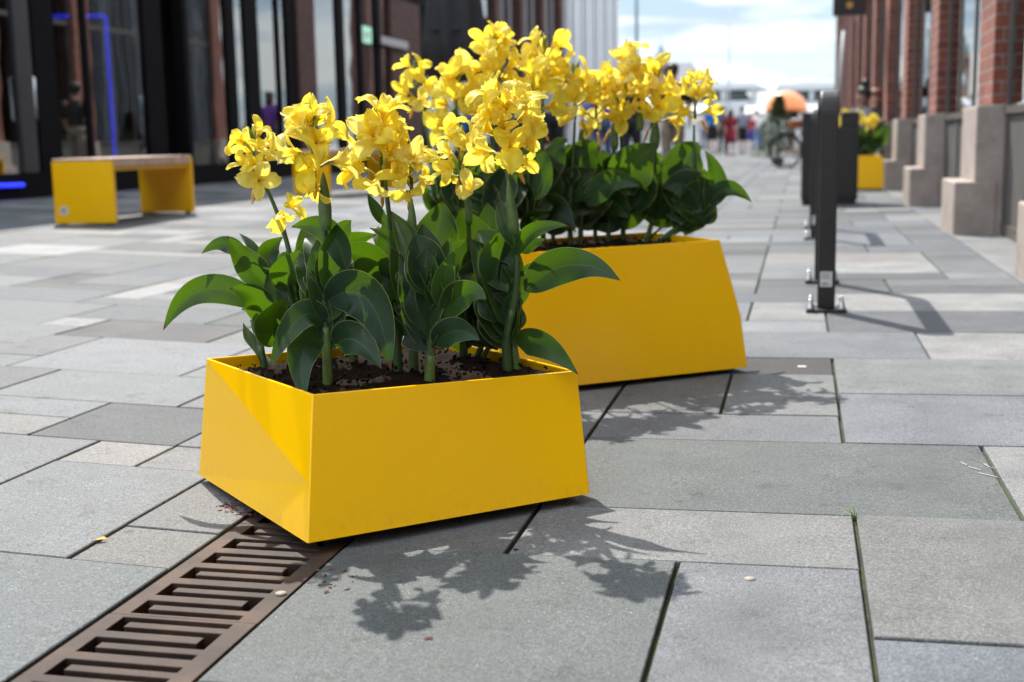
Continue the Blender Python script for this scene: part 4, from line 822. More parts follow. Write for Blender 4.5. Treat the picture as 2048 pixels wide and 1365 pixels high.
# ------------------------------------------------------------------ people
SKIN = plain('skin', (0.52, 0.30, 0.21), 0.55, 0, 0.08); SKIN2 = plain('skin_tan', (0.30, 0.155, 0.10), 0.55, 0, 0.08)
HAIRD = plain('hair_dark', (0.018, 0.012, 0.010), 0.5); HAIRB = plain('hair_brown', (0.085, 0.045, 0.025), 0.5)
def fabric(name, c): return plain('cloth_' + name, c, 0.85, 0, 0.18, 14, b=0.25)
def person(label, x, y, z, rz, h=1.75, top=None, bottom=None, bkind='shorts', hair=HAIRD, skin=SKIN, stride=.10, arm=(.05, -.05), group='people on the street', sit=False, bun=False, female=False, sleeve=.5):
    root = empty('person', (x, y, z), rz); s = h / 1.75; root.scale = (s, s, s); tag(root, label, 'person', group)
    hipz = .93; shw = .19 if not female else .165; V = Vector
    if sit:
        kn = [V((-.10, -.42, .47)), V((.10, -.42, .47))]; an = [V((-.10, -.38, .08)), V((.10, -.40, .08))]; hz = .50
    else:
        kn = [V((-.09, -stride * .9 - .015, .50)), V((.09, stride * .55 - .015, .50))]; an = [V((-.09, -stride * .6, .085)), V((.09, stride * 1.4, .085 + max(0, stride - .1) * .6))]; hz = hipz
    dz = hz - hipz
    J = dict(pelvis=V((0, 0, hz)), spine=V((0, .01, hz + .22)), chest=V((0, .01, hz + .40)), neck=V((0, 0, hz + .56)), chin=V((0, -.015, hz + .63)), head=V((0, -.01, hz + .72)), crown=V((0, .0, hz + .79)), nose=V((0, -.105, hz + .685)))
    order = list(J); pts = [J[k] for k in order]; rad = [.125, .115, .125, .055, .062, .088, .055, .012]; edges = [(0, 1), (1, 2), (2, 3), (3, 4), (4, 5), (5, 6), (5, 7)]
    def add(p, r, par): pts.append(V(p)); rad.append(r); edges.append((par, len(pts) - 1)); return len(pts) - 1
    arms = []
    for i, sx in enumerate((-1, 1)):
        sh = add((sx * shw, .01, hz + .50), .058, 2); a = arm[i]
        el = add((sx * (shw + .055), .02 - a, hz + .22), .042, sh); wr = add((sx * (shw + .06), -.05 - a * 2.2, hz - .02), .029, el); pm = add((sx * (shw + .055), -.065 - a * 2.4, hz - .09), .030, wr)
        arms.append((pts[sh], pts[el], pts[wr]))
        for k in range(4):
            f1 = add((sx * (shw + .052 - .004 * abs(k - 1.5)), -.035 - a * 2.4 - .022 * k, hz - .145), .0095, pm); add((sx * (shw + .040), -.037 - a * 2.4 - .022 * k, hz - .185 + .010 * abs(k - 1)), .008, f1)
        t1 = add((sx * (shw + .035), -.105 - a * 2.4, hz - .105), .010, wr); add((sx * (shw + .03), -.12 - a * 2.4, hz - .14), .0085, t1)
        er = add((sx * .088, .0, hz + .695), .014, 5)
        hp_ = add((sx * .09, 0, hz - .05), .088, 0); k_ = add(kn[i], .056, hp_); a_ = add(an[i], .038, k_); add(an[i] + V((0, -.11, -.045)), .034, a_)
    me = bpy.data.meshes.new('body'); me.from_pydata([tuple(p) for p in pts], edges, []); me.materials.append(skin)
    o = bpy.data.objects.new('body', me); COL.objects.link(o); o.parent = root
    sk = o.modifiers.new('skin', 'SKIN'); sk.use_smooth_shade = True
    for i, v in enumerate(me.skin_vertices[0].data): v.radius = (rad[i], rad[i] * (.8 if i in (0, 1, 2) else 1)); v.use_root = (i == 0)
    sb = o.modifiers.new('sub', 'SUBSURF'); sb.levels = 1; sb.render_levels = 1
    # hair
    hb = MB(); c = J['head']; n = 12
    hb.ell([(0, .03, c.z - .05, .075, .07), (0, .022, c.z, .098, .098), (0, .018, c.z + .06, .098, .102), (0, .012, c.z + .105, .078, .082), (0, .01, c.z + .13, .03, .03)], n)
    if female and not bun: hb.ell([(0, .06, c.z - .22, .07, .03), (0, .065, c.z - .1, .10, .045), (0, .05, c.z + .02, .10, .07)], n)
    if bun: hb.ell([(0, .02, c.z + .11, .03, .03), (0, .03, c.z + .15, .06, .06), (0, .03, c.z + .20, .055, .055), (0, .03, c.z + .235, .02, .02)], n)
    hb.build('hair', hair, root, True)
    # top
    tb = MB(); lw = .165 if not female else .15
    lo = hz - .06 if bkind != 'dress' else hz + .1
    tb.ell([(0, 0, lo, lw, .125), (0, .005, hz + .12, lw - .008, .12), (0, .01, hz + .30, .178 if not female else .155, .128), (0, .012, hz + .44, .19 if not female else .165, .12), (0, .012, hz + .535, .13, .085), (0, .004, hz + .565, .07, .065)], 16)
    for (a, b, c2) in arms:
        e = a.lerp(b, min(1, sleeve * 1.8)); ptsa = [a + V((0, 0, .02)), a.lerp(e, .5), e]; ra = [.075, .066, .060]
        if sleeve > .9: ptsa += [b.lerp(c2, .5), c2]; ra += [.052, .044]
        tb.tube(ptsa, ra, 10)
    tb.build('shirt' if bkind != 'dress' else 'bodice', top, root, True)
    bb = MB()
    if bkind == 'dress':
        bb.ell([(0, 0, hz - .43, .26, .21), (0, 0, hz - .2, .215, .175), (0, 0, hz, .178, .145), (0, 0, hz + .13, .15, .122)], 18); bb.build('skirt', bottom, root, True)
    else:
        if not sit: bb.ell([(0, 0, hz - .12, .165, .125), (0, 0, hz - .02, .178, .135), (0, 0, hz + .08, .168, .13)], 16)
        for i, sx in enumerate((-1, 1)):
            t0 = V((sx * .088, 0, hz - .06)); kk = kn[i]; aa = an[i]
            if bkind == 'shorts': bb.tube([t0, t0.lerp(kk, .5), t0.lerp(kk, .96)], [.108, .10, .092], 12)
            else: bb.tube([t0, t0.lerp(kk, .5), kk, kk.lerp(aa, .5), aa], [.108, .098, .080, .070, .066], 12)
        bb.build('shorts' if bkind == 'shorts' else 'trousers', bottom, root, True)
    sh = MB()
    for i in (0, 1): a = an[i]; sh.ell([(a.x, a.y - .05, a.z - .085, .045, .125), (a.x, a.y - .048, a.z - .055, .047, .12), (a.x, a.y - .01, a.z - .01, .043, .06), (a.x, a.y, a.z + .02, .04, .045)], 12)
    sh.build('shoe', plain('shoe_dark', (.03, .03, .035), .6), root, True)
    return root
def foot(px, Y): p = at_y(px, 290, Y); return p.x, Y, gz(p.x)
AWAY = math.pi
for (px, Y, h, tp, bt, bk, hr, kw, lb) in (
    (1425, 44.5, 1.76, fabric('blue', (.02, .19, .62)), fabric('black', (.012, .012, .016)), 'shorts', HAIRD, dict(stride=.04), 'person in a bright blue T-shirt and black shorts walking away'),
    (1446, 46.5, 1.68, fabric('brown', (.085, .05, .045)), fabric('darktrouser', (.02, .02, .025)), 'trousers', HAIRD, dict(), 'person in a brown top and dark trousers beside the red dress'),
    (1461, 43.0, 1.52, fabric('crimson', (.20, .008, .02)), fabric('crimson', (.20, .008, .02)), 'dress', HAIRD, dict(female=True), 'person in a dark red dress seen from behind'),
    (1484, 48.0, 1.72, fabric('greyblue', (.24, .26, .33)), fabric('black', (.012, .012, .016)), 'shorts', HAIRB, dict(stride=.14), 'person in a grey shirt and black shorts walking away on the right of the group'),
    (1500, 56.0, 1.60, fabric('redshirt', (.42, .03, .06)), fabric('blue2', (.06, .08, .30)), 'shorts', HAIRB, dict(), 'small figure in a red top behind the grey shirted walker'),
    (1512, 58.0, 1.80, fabric('white', (.75, .74, .72)), fabric('jeans', (.12, .20, .36)), 'trousers', HAIRB, dict(stride=.2), 'person in a white top and blue jeans in the far crowd'),
    (1520, 60.0, 1.65, fabric('darkgreen', (.05, .075, .07)), fabric('grey3', (.10, .11, .13)), 'trousers', HAIRD, dict(), 'person in dark green clothes at the right of the far crowd'),
    (1408, 57.0, 1.70, fabric('cream', (.62, .58, .52)), fabric('grey4', (.22, .24, .28)), 'trousers', HAIRB, dict(), 'person in a cream top partly behind the rightmost bloom'),
    (1345, 20.6, 1.80, fabric('darkbrown', (.022, .017, .016)), fabric('khaki', (.20, .165, .125)), 'trousers', HAIRD, dict(stride=.05), 'person in a dark top and khaki trousers behind the right blooms'),
    (1262, 22.5, 1.70, fabric('black2', (.012, .011, .014)), fabric('black', (.012, .012, .016)), 'trousers', HAIRD, dict(female=True, skin=SKIN2), 'person dressed in black behind the taller planter'),
    (1206, 25.0, 1.68, fabric('purple', (.23, .08, .42)), fabric('jeans2', (.07, .10, .19)), 'trousers', HAIRB, dict(female=True), 'person in a purple top glimpsed between the canna stems'),
    (1105, 20.0, 1.76, fabric('paleblue', (.38, .42, .50)), fabric('black', (.012, .012, .016)), 'shorts', HAIRB, dict(), 'person in a pale grey T-shirt mostly hidden behind the taller planter'),
    (1185, 30.0, 1.70, fabric('denim', (.10, .20, .42)), fabric('grey4', (.22, .24, .28)), 'trousers', HAIRB, dict(), 'person in a denim blue top far behind the canna stems')):
    x, y, z = foot(px, Y); person(lb, x, y, z, AWAY + rng.uniform(-.25, .25), h, tp, bt, bk, hr, **kw)
x, y, z = foot(1724, 18.3)
pw = person('person with dark hair in a bun and a grey top sitting by the brick wall', x, y, z, R(-60), 1.70, fabric('grey5', (.16, .165, .19)), fabric('black', (.012, .012, .016)), 'trousers', HAIRD, SKIN2, sit=True, bun=True, female=True, arm=(.12, .12))
x2, y2, z2 = foot(1748, 20.2)
person('person with reddish hair sitting farther along the brick wall', x2, y2, z2, R(-60), 1.74, fabric('black2', (.012, .011, .014)), fabric('jeans2', (.07, .10, .19)), 'trousers', plain('hair_red', (.19, .055, .03), .5), SKIN, sit=True, female=True, arm=(.12, .12))
def make_chair():
    r_ = empty('cafe_chair'); s_ = MB(); s_.box(-.21, .21, -.22, .22, .40, .43); s_.build('seat', M_CHAR, r_, bevel=.008)
    b = MB(); b.box(-.20, .20, .20, .225, .55, .84); b.build('backrest', M_CHAR, r_, bevel=.008)
    for sx in (-1, 1):
        for yy, top in ((-.19, .40), (.20, .80)): l = MB(); l.tube([(sx * .19, yy, 0), (sx * .19, yy, top)], .011, 8); l.build('leg', M_CHAR, r_, True)
    return r_
c1 = make_chair(); c1.location = (x, y, z); c1.rotation_euler = (0, 0, R(-60)); tag(c1, 'dark cafe chair under the person with the hair bun', 'chair', 'cafe chairs by the brick wall')
c2 = copy_tree(c1); c2.location = (x2, y2, z2); tag(c2, 'dark cafe chair under the red haired person', 'chair', 'cafe chairs by the brick wall')

# ------------------------------------------------------------------ bicycle and potted conifer
def make_bike():
    root = empty('bicycle'); RW = .345; M_RED = plain('bike_red', (.28, .015, .02), .35, 0, .1, coat=.5); M_TYRE = plain('tyre', (.018, .018, .018), .8)
    for yy in (0, 1.06):
        w = MB(); pts = [Vector((0, yy + RW * math.cos(a), RW + RW * math.sin(a))) for a in [2 * math.pi * k / 32 for k in range(33)]]; w.tube(pts, .027, 8, cap=False); o = w.build('wheel', M_TYRE, root, True)
        s_ = MB(); pr = [Vector((0, yy + (RW - .03) * math.cos(a), RW + (RW - .03) * math.sin(a))) for a in [2 * math.pi * k / 32 for k in range(33)]]; s_.tube(pr, .010, 6, cap=False); s_.build('rim', M_STEEL, o, True)
        q = MB()
        for k in range(16): a = 2 * math.pi * k / 16; q.tube([(0.0, yy, RW), (0, yy + (RW - .03) * math.cos(a), RW + (RW - .03) * math.sin(a))], .0022, 4)
        q.tube([(-.05, yy, RW), (.05, yy, RW)], .022, 8); q.build('spokes', M_STEEL, o)
        g = MB(); g.tube([Vector((0, yy + (RW + .04) * math.cos(a), RW + (RW + .04) * math.sin(a))) for a in [R(20 + 150 * k / 14) for k in range(15)]], .026, 6, flat=.35); g.build('mudguard', M_CHAR, root, True)
    f = MB(); bb = Vector((0, .47, .29)); st = Vector((0, .34, .78)); hd = Vector((0, .90, .82)); ax = Vector((0, 0, RW)); fx = Vector((0, 1.06, RW)); hl = Vector((0, .92, .66))
    for a, b in ((bb, st), (st.lerp(bb, .25), hd), (bb, hl), (bb, ax + Vector((.03, 0, 0))), (st.lerp(bb, .2), ax + Vector((.03, 0, 0)))): f.tube([a, b], .017, 8)
    f.tube([hd, hl, fx + Vector((.04, 0, 0))], [.019, .018, .012], 8); f.build('frame', M_RED, root, True)
    s_ = MB(); s_.tube([st, st + Vector((0, -.03, .12))], .013, 8); s_.ell([(0, .29, .90, .07, .13), (0, .30, .93, .085, .14), (0, .31, .95, .05, .11)], 12); s_.build('saddle', M_TYRE, root, True)
    h = MB(); h.tube([hd, hd + Vector((0, -.01, .16))], .012, 8); h.tube([(-.29, .74, 1.0), (-.22, .84, 1.0), (0, .90, .98), (.22, .84, 1.0), (.29, .74, 1.0)], .012, 8); h.build('handlebar', M_STEEL, root, True)
    c = MB(); c.lathe([(.0, .0), (.085, .0), (.085, .008), (0, .008)], (0, 0, 0), 20)
    for i, v in enumerate(c.v): c.v[i] = Vector((v.z + .035, v.x + .47, v.y + .29))
    c.tube([(.045, .47, .29), (.06, .53, .14)], .009, 6); c.box(.05, .14, .50, .57, .125, .145); c.tube([(-.045, .47, .29), (-.06, .41, .44)], .009, 6); c.box(-.14, -.05, .37, .44, .43, .45); c.build('crank', M_STEEL, root)
    k = MB(); k.box(-.13, .13, -.28, .06, .76, .78); k.tube([(.05, -.2, .76), (.05, 0, RW)], .007, 6); k.build('rack', M_CHAR, root)
    p = MB(); p.box(-.13, .13, .10, .36, .80, .98); p.build('basket', plain('basket_orange', (.30, .10, .04), .8), root, bevel=.02)
    return root
bk = make_bike(); bp = gpt(1573, 336); bk.location = (bp.x, bp.y, gz(bp.x)); bk.rotation_euler = (R(4), 0, R(-68)); tag(bk, 'red bicycle with a small orange basket parked behind the litter bin', 'bicycle')
M_CONE = plain('conifer_green', (.10, .15, .05), .7, 0, .5, 9)
def conifer(px, Y, h, w, label):
    x, y, z = foot(px, Y); root = empty('potted_conifer', (x, y, z)); tag(root, label, 'shrub')
    p = MB(); p.lathe([(0, 0), (.13, 0), (.16, .16), (.14, .16), (.13, .12), (0, .12)], n=16); p.build('pot', M_CHAR, root, True)
    t = MB(); t.tube([(0, 0, .10), (0, 0, h * .9)], [.035, .008], 8); t.build('trunk', plain('bark', (.06, .04, .03), .9), root, True)
    c = MB(); r = random.Random(5)
    for k in range(3200):
        f = r.random() ** .9; zz = .12 + (h - .12) * f; rad = w * (1 - f) ** .8 * math.sqrt(r.random()) * (1 + .25 * math.sin(zz * 9)); a = r.uniform(0, 6.28); q = Vector((rad * math.cos(a), rad * math.sin(a), zz)); d = Vector((math.cos(a), math.sin(a), r.uniform(.1, .9))).normalized() * r.uniform(.05, .11); s_ = d.cross(Vector((r.uniform(-1, 1), r.uniform(-1, 1), 1))).normalized() * .016
        c.add([q - s_, q + s_, q + d + s_ * .3, q + d - s_ * .3], [(0, 1, 2, 3)])
    c.build('crown', M_CONE, root, recalc=False)
conifer(1556, 31.5, 1.62, .58, 'cone shaped green shrub in a dark pot beside the bicycle')

# ------------------------------------------------------------------ brick building on the right
root = empty('brick_building', (0, 0, 0)); tag(root, 'red brick building with stone plinths and tall windows on the right', 'building')
piers = [(-8.4, -7.65), (-4.95, -4.2), (-1.5, -.75), (1.95, 2.7), (5.42, 6.15), (8.61, 9.35), (12.07, 12.8), (15.5, 16.25), (18.95, 19.7), (22.4, 23.15), (25.85, 26.6), (29.3, 30.05), (32.75, 33.5)]
for (a, b) in piers:
    z0 = gz(1.3) - .03; br = MB(); br.box(1.185, 1.62, a + .03, b - .03, .86, 5.2); o = br.build('pier', M_BRICK, root)
    pl = MB(); pl.box(.972, 1.235, a, b, z0, .365)
    pl.box(1.092, 1.56, a + .004, b - .004, .3655, .862) if False else None
    # upper plinth with weathered (sloping) shoulder, lower block with chamfered top
    for (x0, x1, ya, yb, zb_, zt, sl) in ((1.092, 1.60, a + .006, b - .006, z0, .845, .035),):
        pl.add([(x0, ya, zb_), (x1, ya, zb_), (x1, yb, zb_), (x0, yb, zb_), (x0, ya, zt), (x1, ya, zt + sl), (x1, yb, zt + sl), (x0, yb, zt)], [(0, 1, 2, 3), (4, 5, 6, 7), (0, 1, 5, 4), (1, 2, 6, 5), (2, 3, 7, 6), (3, 0, 4, 7)])
    pl.build('plinth', M_PLINTH, o, bevel=.012)
for (a, b), (c, d) in zip(piers[:-1], piers[1:]):
    y0, y1 = b + .002, c - .002; f = MB(); xg = 1.275; n = 3
    f.box(xg - .016, xg + .05, y0, y1, .02, .10); f.box(xg - .022, xg + .05, y0, y1, .79, .84); f.box(xg - .016, xg + .05, y0, y1, 3.4, 3.5); f.box(xg - .016, xg + .05, y0, y1, 4.9, 5.19)
    for k in range(n + 1):
        yy = y0 + (y1 - y0) * k / n; w = .05
        lo_, hi_ = (yy, yy + w * 1.6) if k == 0 else ((yy - w * 1.6, yy) if k == n else (yy - w / 2, yy + w / 2))
        f.box(xg - .012, xg + .048, lo_, hi_, .1005, .7895); f.box(xg - .012, xg + .048, lo_, hi_, .8405, 3.3995); f.box(xg - .012, xg + .048, lo_, hi_, 3.5005, 4.8995)
    w_ = f.build('window_frame', M_FRAMEG, root)
    g = MB(); g.box(xg, xg + .012, y0 + .01, y1 - .01, .842, 4.898); g.build('pane', M_GLASSR, w_)
    p = MB(); p.box(xg + .002, xg + .02, y0 + .01, y1 - .01, .102, .788); p.build('panel', plain('panel_grey', (.10, .095, .09), .5), w_)
up = MB(); up.box(1.185, 1.62, -8.4, 33.5, 5.2, 7.6); up.build('upper_wall', M_BRICK, root)
cz = MB(); cz.box(1.12, 1.70, -8.45, 33.55, 7.6, 7.8); cz.build('cornice', M_PLINTH, root)
bw = MB(); bw.box(6.0, 6.2, -8.4, 33.5, -.02, 7.6); bw.build('back_wall', M_DARK, root)
ew = MB(); ew.box(1.63, 6.0, 33.2, 33.5, -.02, 7.6); ew.box(1.63, 6.0, -8.4, -8.1, -.02, 7.6); ew.build('end_wall', M_BRICK, root)
rf_ = MB(); rf_.box(1.185, 6.2, -8.4, 33.5, 7.81, 7.95); rf_.build('roof', M_CHAR, root)
root = empty('brick_annex', (0, 0, 0)); tag(root, 'dull brown brick annex at the far end of the right hand side', 'building')
mb = MB(); mb.box(1.34, 1.95, 46.0, 52.0, -.02, 8.0); mb.build('wall', M_BROWN2, root)
for k in range(3): mb = MB(); mb.box(1.25, 1.339, 46.1 + k * 2.2, 46.6 + k * 2.2, 0.0, 7.99); mb.build('pilaster', M_BROWN2, root); mb = MB(); mb.box(1.32, 1.338, 46.9 + k * 2.2, 47.9 + k * 2.2 - .3, 1.0, 3.4); mb.build('window', M_GLASSR, root)
mb = MB(); mb.box(1.15, 2.05, 45.9, 52.1, 8.0, 8.2); mb.build('cornice', M_PLINTH, root)
# things on the wall
sg = at_y(1699, 15, 20.0); root = empty('hanging_sign', sg); tag(root, 'dark hanging sign with a small gold mark high on the brick wall', 'sign')
mb = MB(); mb.box(-.24, .24, -.04, .04, -.12, .55); mb.build('board', plain('sign_black', (.012, .008, .008), .5), root, bevel=.01)
mb = MB(); mb.lathe([(0, 0), (.05, 0), (.05, .004), (.03, .004), (.03, .002), (0, .002)], n=18)
for i, v in enumerate(mb.v): mb.v[i] = Vector((v.x, -.0415 - v.z, v.y + .03))
mb.build('emblem', plain('gold', (.45, .26, .06), .4, .5), root)
mb = MB(); mb.box(.24, 1.25 - sg.x + .0, -.02, .02, .2, .24); mb.build('bracket', M_CHAR, root)
p0 = at_y(1674, 225, 21.0); p1 = at_y(1688, 62, 21.0); root = empty('leaning_pole', p0); tag(root, 'white pole with a red lower end standing aslant by the brick wall', 'pole')
pz0 = at_y(1671, 330, 21); d = (p1 - p0)
mb = MB(); k0 = (gz(p0.x) - p0.z) / d.z; mb.tube([d * k0, d * .12], .028, 10); mb.build('lower_end', plain('pole_red', (.45, .06, .035), .5), root, True)
mb = MB(); mb.tube([d * .121, d], .028, 10); mb.build('shaft', M_WHITE, root, True)

# ------------------------------------------------------------------ glass building on the left
XF = -7.3
root = empty('glass_building', (0, 0, 0)); tag(root, 'black framed glass fronted building along the left side of the street', 'building')
Yof = lambda px: on_x(px, XF)
zf = gz(XF)
fr = MB(); HT = 4.2
YS0, YS1 = 1.0, Yof(985)
fr.box(XF - .16, XF + .05, YS0, YS1, zf - .05, zf + .24); fr.box(XF - .16, XF + .05, YS0, YS1, 3.3, 3.55); fr.box(XF - .16, XF + .05, YS0, YS1, 4.05, HT)
fr.build('sill_and_transom', M_FRAME, root)
for (a, b) in ((45, 75), (82, 124), (181, 190), (300, 335), (380, 388), (462, 480), (500, 526), (563, 569), (582, 600), (682, 696), (725, 732), (758, 768), (845, 858)):
    m_ = MB(); m_.box(XF - .14, XF + .005 + rng.uniform(0, .015), Yof(a), Yof(b), zf + .241, 3.299); m_.build('mullion', M_FRAME if a != 45 else plain('door_frame_grey', (.035, .037, .042), .4), root, bevel=.004)
for (a, b) in ((600, 634), (785, 842)):
    m_ = MB(); m_.box(XF - .3, XF + .05, Yof(a), Yof(b), zf + .241, 3.298); m_.build('brick_column', M_BROWN, root)
edges = [-40, 45, 82, 181, 300, 335.5, 380, 462, 500, 563, 600, 634, 682, 725, 758, 785, 845, 984]
for a, b in zip(edges[:-1], edges[1:]):
    if (a, b) == (335.5, 380): continue
    g = MB(); g.box(XF - .03, XF - .018, Yof(a) + .001, Yof(b) - .001, zf + .24, 3.3); g.build('window', M_GLASS, root)
g = MB(); g.box(XF - .03, XF - .018, YS0, Yof(-41), zf + .24, 3.3); g.build('window', M_GLASS, root)
g = MB(); g.box(XF - .03, XF - .018, YS0, YS1, 3.55, 4.05); g.build('window', M_GLASS, root)
bk_ = MB(); bk_.box(XF - 3.2, XF - 3.0, YS0, YS1, -.1, HT); bk_.box(XF - 3.0, XF - .17, YS0, YS0 + .1, -.1, HT); bk_.box(XF - 3.0, XF - .17, YS1 - .1, YS1, -.1, HT); bk_.build('interior_wall', M_DARK, root)
fl = MB(); fl.box(XF - 3.0, XF - .161, YS0 + .1, YS1 - .1, zf - .1, zf + .05); fl.build('interior_floor', plain('floor_dark', (.02, .019, .018), .5), root)
rf_ = MB(); rf_.box(XF - 3.2, XF + .12, YS0, YS1, HT + .001, HT + .25); rf_.build('roof', M_FRAME, root)
# open recessed doorway at px 335..380
dw = MB(); dw.box(XF - 1.1, XF - 1.0, Yof(330), Yof(384), zf + .05, 3.3); dw.build('door_recess', M_DARK, root)
# door handle
dh = MB(); y_ = Yof(58); dh.tube([(XF + .07, y_, zf + .75), (XF + .11, y_, zf + .75), (XF + .11, y_, zf + 1.15), (XF + .07, y_, zf + 1.15)], .014, 8); dh.build('door_handle', M_STEEL, root, True)
M_LED = emit('blue_led', (.02, .035, 1.0), 0.6)
def led(name_label, pts, r=.025):
    mb = MB(); mb.tube(pts, r, 8); tag(mb.build('led_strip', M_LED, smooth=True), name_label, 'light strip', 'blue light strips in the glass building')
xin = XF - .75
pA = (xin, on_x(222, xin) , at_y(222, 30, on_x(222, xin)).z); yA = on_x(229, xin)
led('tall blue light strip shining behind the glass left of the doorway', [(xin, yA, zf + .08), (xin, yA, at_y(220, 32, yA).z)], .022)
yB = on_x(128, xin); led('blue light strip running level behind the upper glass', [(xin, yB, at_y(128, 32, yB).z), (xin, yA - .03, at_y(220, 32, yA).z)], .02)
yC = on_x(-60, XF + .075); yD = on_x(41, XF + .075); led('blue light strip low on the sill at the left edge', [(XF + .075, yC, at_y(0, 371, yC).z - .01), (XF + .075, yD, at_y(40, 370, yD).z)], .02)
mb = MB(); xi = XF - 1.1; mb.box(xi - .05, xi, on_x(163, xi), on_x(179, xi), zf + .05, 1.25); tag(mb.build('display_panel', plain('teal', (.01, .09, .12), .5), bevel=.006), 'teal display panel standing behind the glass of the left building', 'panel')
mb = MB(); yE = on_x(744, XF + .02); z0_, z1_ = at_y(744, 86, yE).z, at_y(744, 53, yE).z
root = empty('exit_sign', (XF - .01, yE, z0_)); tag(root, 'pale green exit sign behind the dark glass', 'sign')
mb.box(0, .012, -.24, .24, 0, z1_ - z0_); mb.build('panel', emit('exit_green', (.20, .42, .30), .55), root)
mb = MB(); mb.box(.0125, .016, -.16, -.02, .06, .20); mb.box(.0125, .016, .03, .08, .03, .22); mb.box(.0125, .016, .03, .16, .12, .16); mb.build('pictogram', plain('exit_white', (.6, .7, .62), .5), root)
yG = on_x(797, XF + .13); mb = MB(); za, zb2 = at_y(797, 94, yG).z, at_y(797, 78, yG).z; mb.box(XF + .112, XF + .13, on_x(771, XF + .13), on_x(823, XF + .13), za, zb2)
tag(mb.build('wall_plate', plain('plate_grey', (.40, .38, .38), .5), bevel=.004), 'narrow pale grey plate on the brown brick column', 'sign')

# farther building with fins
root = empty('office_building', (0, 0, 0)); tag(root, 'farther building with brown and silver vertical fins beyond the parasol', 'building')
Y0, Y1 = Yof(986), Yof(1243); core = MB(); core.box(XF - 8, XF - .45, Y0, Y1, -.05, 9.5); core.build('core', M_DARK, root)
g = MB(); g.box(XF - .44, XF - .42, Y0, Y1, .2, 9.5); g.build('window', M_GLASS, root)
M_SILV = plain('silver_fin', (.74, .77, .80), .45, 0, .06); M_GREYF = plain('grey_fin', (.13, .125, .13), .45)
y = Y0 + .2; i = 0
while y < Y1 - .2:
    far = y > Yof(1138); mt = M_SILV if far else (M_BROWN if i % 3 == 0 else M_GREYF); w = .42 if i % 3 == 0 else .20
    f = MB(); f.box(XF - .42, XF + (.10 if i % 3 == 0 else .0), y, y + w, .15, 9.5); f.build('fin', mt, root); y += .80 if far else .95; i += 1
bs = MB(); bs.box(XF - .42, XF + .14, Y0, Y1, -.05, .149); bs.build('base', M_GREYF, root)

# closed parasol
pp = at_y(915, 300, 14.6); root = empty('closed_parasol', (pp.x, 14.6, gz(pp.x))); tag(root, 'closed charcoal parasol standing in front of the glass building', 'parasol')
zl = at_y(915, 158, 14.6).z - gz(pp.x); mb = MB(); rings = []
for f, r_ in ((0, .30), (.25, .34), (.5, .30), (.75, .24), (.93, .13), (1, .04)):
    ring = []
    for k in range(48): a = 2 * math.pi * k / 48; rr2 = r_ * (1 + .17 * math.cos(8 * a + f * 1.5)); ring.append(Vector((rr2 * math.cos(a), rr2 * math.sin(a), zl + f * 1.75 + (.06 * math.cos(8 * a) if f == 0 else 0))))
    rings.append(ring)
mb.loft(rings); mb.build('canopy', fabric('charcoal', (.028, .028, .032)), root, True)
mb = MB(); mb.tube([(0, 0, 0.06), (0, 0, zl + 1.85)], .03, 10); mb.build('pole', M_CHAR, root, True)
mb = MB(); mb.box(-.35, .35, -.35, .35, 0, .06); mb.build('base', M_CHAR, root, bevel=.01)
mb = MB(); mb.tube([Vector((.325 * math.cos(a), .325 * math.sin(a), zl + .55)) for a in [2 * math.pi * k / 24 for k in range(25)]], .012, 6, cap=False); mb.build('strap', M_CHAR, root, True)

# ------------------------------------------------------------------ harbour beyond the street
def pole(px, Y, ytop, r_, mat, label, cat, name):
    x, yy, z = foot(px, Y); t = at_y(px, ytop, Y).z; root = empty(name, (x, yy, z)); tag(root, label, cat)
    mb = MB(); mb.tube([(0, 0, .1), (0, 0, t - z)], [r_, r_ * .7], 10); mb.build('shaft', mat, root, True)
    mb = MB(); mb.lathe([(0, 0), (r_ * 2.4, 0), (r_ * 2.2, .1), (0, .1)], n=14); mb.build('base', mat, root, True)
    return root
rp_ = pole(1274, 60, -260, .085, plain('blue_grey_pole', (.13, .22, .27), .5), 'tall blue grey lamp post rising behind the blooms', 'lamp post', 'lamp_post')
mb = MB(); zt = at_y(1274, -260, 60).z - rp_.location.z; mb.tube([(0, 0, zt - .01), (.5, 0, zt + .15), (1.2, 0, zt + .2)], [.06, .05, .04], 8); mb.build('arm', plain('blue_grey_pole', (.13, .22, .27), .5), rp_, True)
mb = MB(); mb.ell([(1.4, 0, zt + .14, .3, .12), (1.4, 0, zt + .2, .34, .15), (1.4, 0, zt + .26, .2, .08)], 14); mb.build('lamp_head', M_STEEL, rp_, True)
pole(1457, 74, -300, .06, M_WHITE, 'thin white flagpole standing in front of the yacht', 'flagpole', 'flagpole')
mb = MB(); mb.add([(-900, 63.5, .045), (900, 63.5, .045), (900, 260, .045), (-900, 260, .045)], [(0, 1, 2, 3)])
mt, t, p, o_ = newmat('harbour_water'); p.inputs['Base Color'].default_value = (.03, .05, .06, 1); p.inputs['Roughness'].default_value = .12; g = nd(t, 'ShaderNodeNewGeometry'); n_ = tnoise(t, 1.2, 4, .6, g.outputs['Position']); bump(t, p, n_.outputs['Fac'], .5, .1)
mb.build('water', mt)['kind'] = 'structure'
